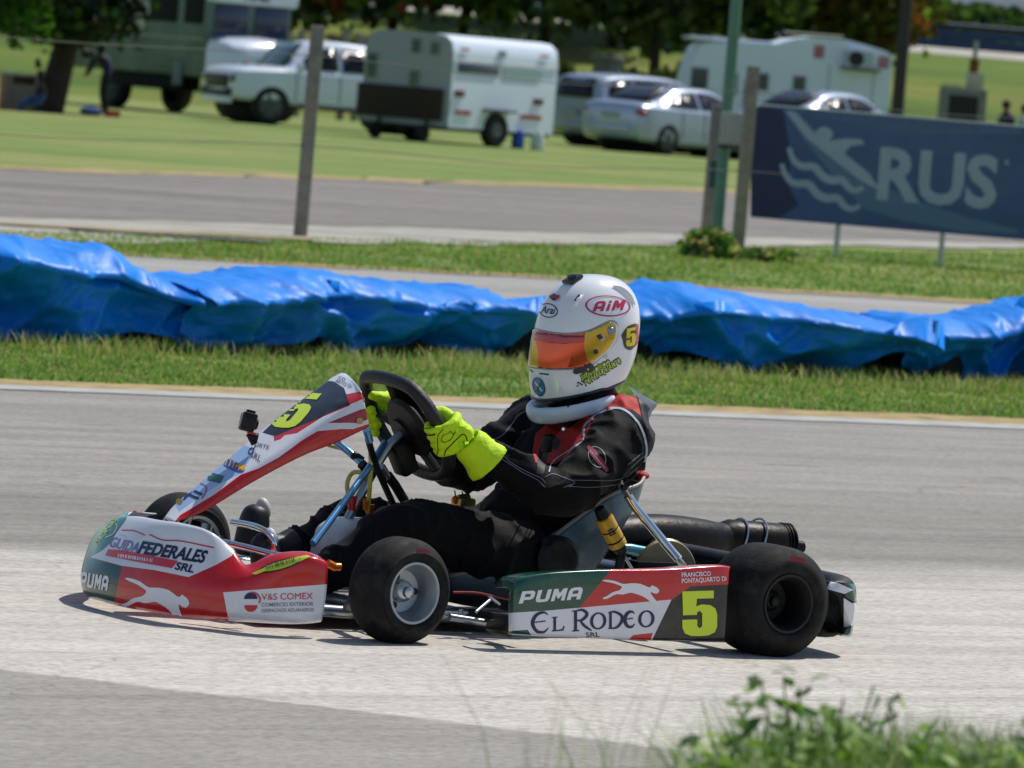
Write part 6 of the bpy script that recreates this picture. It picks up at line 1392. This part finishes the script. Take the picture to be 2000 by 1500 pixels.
shape(hel, [crom2(gr, 2), crom2([(1042+(x-1042)*.995+1, 680+(y-680)*.93) for x, y in gr], 2)], HG, lift=.0008)
# pivot
def onobj(o, a, b_):
    h = bvh(o).ray_cast(OC, ray(a, b_).normalized()); n = h[1]; n = n if n.dot(OC-h[0]) > 0 else -n; return h[0], n
p, n = onobj(hel, 1193, 645); MB().lathe([(0, .008), (.006, .008), (.0075, .0065), (.012, .006), (.0135, .003), (.0135, -.003)], p, n, 28).build('visor_pivot', HG, hel)
shape(hel, [crom2([(1119, 728), (1121, 721), (1132, 718), (1140, 716), (1139, 710), (1146, 712), (1150, 708), (1157, 712), (1160, 719), (1153, 727), (1142, 727), (1124, 731)], 2)], HB, lift=.0038, step=3)
p, n = onobj(hel, 1147, 721); MB().cyl(p, p+n*.006, .003, n=12).build('lock_pin', mat('gold_bolt', 'b89a60', .3, .9), hel)
# vents: crown scoop, fin, rear spoiler
p, n = onobj(hel, 1119, 547); Rm = Matrix((Vector((-.75, 0, .66)).cross(Vector((0, 1, 0))), Vector((0, 1, 0)), Vector((-.75, 0, .66)))).transposed()
sc_ = MB().box(p+n*.003, (.040, .045, .010), n.to_track_quat('Z', 'Y').to_matrix(), bev=.004).build('crown_vent', HB, hel); MB().box(p+n*.010, (.022, .016, .010), n.to_track_quat('Z', 'Y').to_matrix(), bev=.003).build('vent_slider', HB, sc_)
p, n = onobj(hel, 1130, 588); p2, n2 = onobj(hel, 1138, 577); p3, n3 = onobj(hel, 1121, 601); MB().tube(crom([p3, p+n*.006, p2], 5), [.003, .004, .005, .006, .0065, .007, .0065, .006, .005, .0045, .004][:11], 12, flat=.6).build('brow_vent', HW_, hel); shape(hel, [strip([(1124, 591), (1132, 580)], 4)], HNV, lift=.0105, step=3)
for s in (-1, 1):
    pts = []
    for (a, c_) in ((1196, 560), (1212, 566), (1228, 580), (1238, 596)): p, n = onobj(hel, a, c_); q = p+n*.003; q.y *= -s*(1 if s < 0 else 1)*1; pts.append(Vector((q.x, abs(q.y)*s, q.z)))
    MB().tube(crom(pts, 5), [.002+.006*math.sin(PI*i/15) for i in range(16)], 10, flat=.5).build('rear_spoiler', HW_, hel)
# marks
shape(hel, [ellp(1187, 598, 44, 20.5, 3, 56), ellp(1187.5, 597.5, 41, 18.2, 3, 56)], HRD); block(hel, 'AiM', HRD, (1157, 609), (26, -1.5), (7, -20), .8, ws=(1, .42, 1.05))
shape(hel, [ellp(1071, 606.5, 19, 14, 12, 44), ellp(1071, 606.5, 17, 12, 12, 44)], HNV); word(hel, 'Arai', HNV, (1056, 611), (1085, 614), 15, shear=.3, bold=.015)
shape(hel, [ellp(1084, 581, 11, 8, 10)], mat('badge_pale', 'd5c8cc', .3, coat=.5)); shape(hel, [ellp(1083, 581, 6, 6.5)], mat('badge_plum', '5a2434', .4), lift=.0018, step=3); shape(hel, [[(1073, 578), (1094, 577), (1092, 584), (1075, 583)]], mat('badge_red', 'a03844', .4), lift=.0022, step=3)
shape(hel, [crom2([(1213, 655), (1222, 641), (1230, 635), (1243, 633), (1246, 650), (1244, 668), (1236, 680), (1229, 684), (1219, 678), (1216, 664)], 2)], HB); shape(hel, [[(1240, 631), (1246, 634), (1246, 664), (1242, 676), (1241, 650)]], HRD, lift=.0016)
FIVE = [(0, 1), (.9, 1), (.9, .83), (.42, .83), (.40, .66), (.55, .70), (.8, .68), (.95, .60), (1, .47), (1, .2), (.93, .07), (.75, .01), (.5, 0), (.25, .01), (.07, .07), (0, .2), (0, .37), (.43, .37), (.43, .22), (.5, .17), (.57, .22), (.57, .5), (.5, .56), (.43, .53), (.42, .47), (.02, .47)]
def five(o, m, O_, U, V, lift=.0014): shape(o, [[(O_[0]+u*U[0]+v*V[0], O_[1]+u*U[1]+v*V[1]) for u, v in FIVE]], m, lift=lift)
five(hel, mat('badge_yellow', 'e0cc18', .35), (1221, 678), (19, -4), (2, -36), .002); five(pod, K_YE, (1332, 1243), (68, -2), (0, -88)); five(pan, K_YE, (524, 834), (52, 4), (58, -68))
LG = mat('lime_letters', 'b8dc18', .35)
word(hel, 'FRANCISCO', HB, (1136, 745), (1195, 711), 12, shear=.3, bold=.09, lift=.0010); word(hel, 'FRANCISCO', LG, (1137, 743), (1193, 711), 9.5, shear=.3, bold=.02, lift=.0016)
word(hel, 'PONTAQUARTO', HB, (1143, 754), (1216, 707), 12, shear=.3, bold=.09, lift=.0010); word(hel, 'PONTAQUARTO', LG, (1144, 752), (1215, 706), 9.5, shear=.3, bold=.02, lift=.0016)
for i in range(4):
    for j in range(3):
        if (i+j) % 2 == 0: x, y = 1127+i*4-j*.5, 746-i*1.2+j*3.2; shape(hel, [[(x, y), (x+4, y-1.2), (x+4, y+2), (x, y+3.2)]], HB, lift=.0012, step=6)
shape(hel, [ellp(1053, 755, 11.5, 19, -18)], mat('crest_blue', '2a86b4', .3, coat=.5)); shape(hel, [ellp(1053, 755, 11.5, 19, -18), ellp(1053, 755, 10, 17.3, -18)], HNV, lift=.0018); shape(hel, [strip([(1046, 746), (1060, 764)], 3)], K_PK, lift=.002, step=3); shape(hel, [strip([(1049, 765), (1056, 748)], 3)], HNV, lift=.0023, step=3)
shape(hel, [[(1054, 728), (1072, 730), (1072, 733), (1054, 731)]], HNV, lift=.001, step=6); shape(hel, [[(1035, 720), (1042, 725), (1041, 728), (1035, 723)]], HNV, lift=.001, step=6)
shape(hel, [ellp(1182, 696, 3.5, 3.5), ellp(1182, 696, 2.6, 2.6)], HG, step=6); shape(hel, [ellp(1168, 712, 2.6, 2.6), ellp(1168, 712, 1.6, 1.6)], HG, step=6)
# neck brace
BR = mat('brace_white', 'd6e4f2', .35, coat=.3); pts = []
for k in range(40):
    a = R_(62+236*k/39); c, s = math.cos(a), math.sin(a); pts.append(HC+Vector((-.018+.112*c, .108*s, -.166+.040*c)))
br_ = MB().tube(pts, [.010+.0125*math.sin(PI*k/39)**.5 for k in range(40)], 14, flat=.6, up=(0, 0, 1)).build('neck_brace', BR, drv, ang=180)
shape(br_, [strip(crom2([(1068, 794), (1086, 790), (1106, 789), (1110, 795), (1122, 783), (1146, 776)], 4), 2.0)], HNV, lift=.0008); shape(br_, [strip(crom2([(1068, 794), (1078, 786), (1092, 785), (1104, 789)], 4), 1.5)], HNV, lift=.0008)

# ---- gloves: palm, thumb and four fingers closed round the rim
GLV = mat('glove_yellow', 'cdf505', .66, var=.08, vscale=14, bump=.5, bscale=45, dirt=.12, dscale=18, dcol='5a6a20'); GLB = mat('glove_black', '101112', .7)
def glove(name, sgn, g0, wr, cuff, rot=0.):
    b = MB(); Gc = W(sgn*.1575, g0); side = E1*sgn; b2 = E2
    def ring(ang, r, e): a = R_(ang); return Gc+(side*math.cos(a)+NW*math.sin(a))*r+E2*e
    offs = [.034, .012, -.010, -.031]; rad = [.0118, .0122, .0116, .0102]; L = [1., 1.05, 1., .85]
    for i, (o, r, l) in enumerate(zip(offs, rad, L)):
        P = crom([ring(74, .052, o*.95), ring(38, .047, o), ring(-8, .036+.004*l, o), ring(-60, .031, o*1.02), ring(-112*l, .028, o), ring(-150*l, .027, o)], 4)
        b.tube(P, [r*(1.12-.30*k/(len(P)-1)) for k in range(len(P))], 14)
        for q in (P[0], P[7], P[-1]): b.ell(q, (r*1.05,)*3, 12, 8)
    # palm and back of the hand
    K = ring(74, .050, 0.0); Wd_ = (wr-K)
    P = crom([K-Wd_*.05, K+Wd_*.3, K+Wd_*.65, wr], 5); n = len(P); rows = []
    ax = Wd_.normalized(); u = (E2-ax*E2.dot(ax)).normalized(); v = ax.cross(u)
    for i, p in enumerate(P):
        k = i/(n-1); ru = .050-.010*k; rv = .019+.008*math.sin(PI*min(1, k*1.2))+.004*k; rows.append([p+u*(ru*math.cos(2*PI*j/20))+v*(rv*math.sin(2*PI*j/20)) for j in range(20)])
    b.grid(rows, closed=True); b.f += [list(range(20))[::-1], [len(b.v)-20+j for j in range(20)]]; b.m += [0, 0]
    # inner palm pad to the rim
    b.tube([K+Wd_*.35, ring(95, .034, -.01), ring(80, .034, -.01)], [.026, .020, .018], 14)
    # thumb: leaves the side of the palm, lies along the inside of the rim
    P = crom([K+Wd_*.55+u*.030, ring(118, .046, .040), ring(150, .037, .056), ring(178, .031, .070)], 5); b.tube(P, [.0175-.005*k/(len(P)-1) for k in range(len(P))], 14); b.ell(P[-1], (.0125,)*3, 12, 8); b.ell(P[0], (.019,)*3, 12, 8)
    # cuff flares over the sleeve
    d = (cuff-wr).normalized(); u = (E2-d*E2.dot(d)).normalized(); v = d.cross(u); Lc = (cuff-wr).length
    o = b.build(name, GLV, drv); remesh(o, .0026, 9, lambda c: .0009*noise.noise(c*70))
    rows = []
    for i in range(9):
        k = i/8; p = wr-d*.012+d*(Lc+.012)*k; r = .037+.018*k+.002*math.sin(k*9); rows.append([p+u*(r*1.12*math.cos(2*PI*j/36))+v*(r*math.sin(2*PI*j/36))+Vector((.0015*noise.noise(Vector((j*.5, i*.6, sgn))),)*3) for j in range(36)])
    c = MB().grid(rows, closed=True).build('cuff', GLV, o, ang=180, fix=False); m_ = c.modifiers.new('s', 'SOLIDIFY'); m_.thickness = .004; apply_mods(c); return o, c
gn, gcn = glove('glove', 1, .0, Y(918, 868, -.198), Y(956, 905, -.212))
gf, gcf = glove('glove', -1, .0, W(-.165, -.012, .075), ELF.lerp(WRF, .62))
def gl(pts, w_): shape(gn, [strip(crom2(pts, 4), w_)], GLB, lift=.0009, step=3)
gl([(866, 838), (856, 850), (855, 870), (856, 880), (852, 892)], 1.4); gl([(826, 848), (838, 850), (850, 848)], 3)
gl([(822, 835), (830, 837), (846, 835), (855, 829)], 1.5); gl([(832, 862), (842, 866), (840, 872), (846, 878)], 2); gl([(868, 890), (872, 878), (882, 868), (894, 856), (904, 848), (910, 852), (913, 862)], 2)
gl([(862, 858), (866, 850), (876, 846), (880, 842), (884, 848), (890, 842), (884, 852), (878, 860), (866, 864), (862, 858)], 1.3)
for c_ in ((gcn, [(912, 858), (915, 874), (911, 890), (908, 908)]),):
    for (a, b_) in c_[1]: pass
# shoes
SHM = mat('boot_black', '131418', .5, var=.1, bump=.1, bscale=60); SHW = mat('boot_pale', 'c9cac6', .5)
for (an, toe, heel) in ((AF, Y(502, 990, .12), Y(486, 1078, .115)), (AN, Vector((-.155, -.13, .215)), Vector((-.115, -.13, .07)))):
    b = MB(); d = (toe-heel); P = crom([heel-d*.10, heel+d*.05, heel+d*.35, heel+d*.7, heel+d*.95, heel+d*1.05], 4); b.tube(P, [v.x for v in crom([Vector((q, 0, 0)) for q in (.028, .041, .042, .039, .030, .012)], 4)], 18); b.tube([heel+d*.15+Vector((.02, 0, 0)), an, an+(KF-AF).normalized()*.05], [.038, .042, .044], 16)
    o = b.build('boot', SHM, drv); remesh(o, .004, 5)
    n = d.cross(Vector((0, 1, 0))).normalized(); n = n if n.x > 0 else -n
    MB().ell(toe-d*.08+Vector((.020, 0, .004)), (.018, .022, .030), 16, 10, Matrix.Rotation(R_(-15), 3, 'Y')).build('toe_cap', SHW, o); MB().ell(heel+d*.0+Vector((.03, -.012, -.0)), (.018, .022, .026), 14, 8).build('heel_cap', SHW, o)
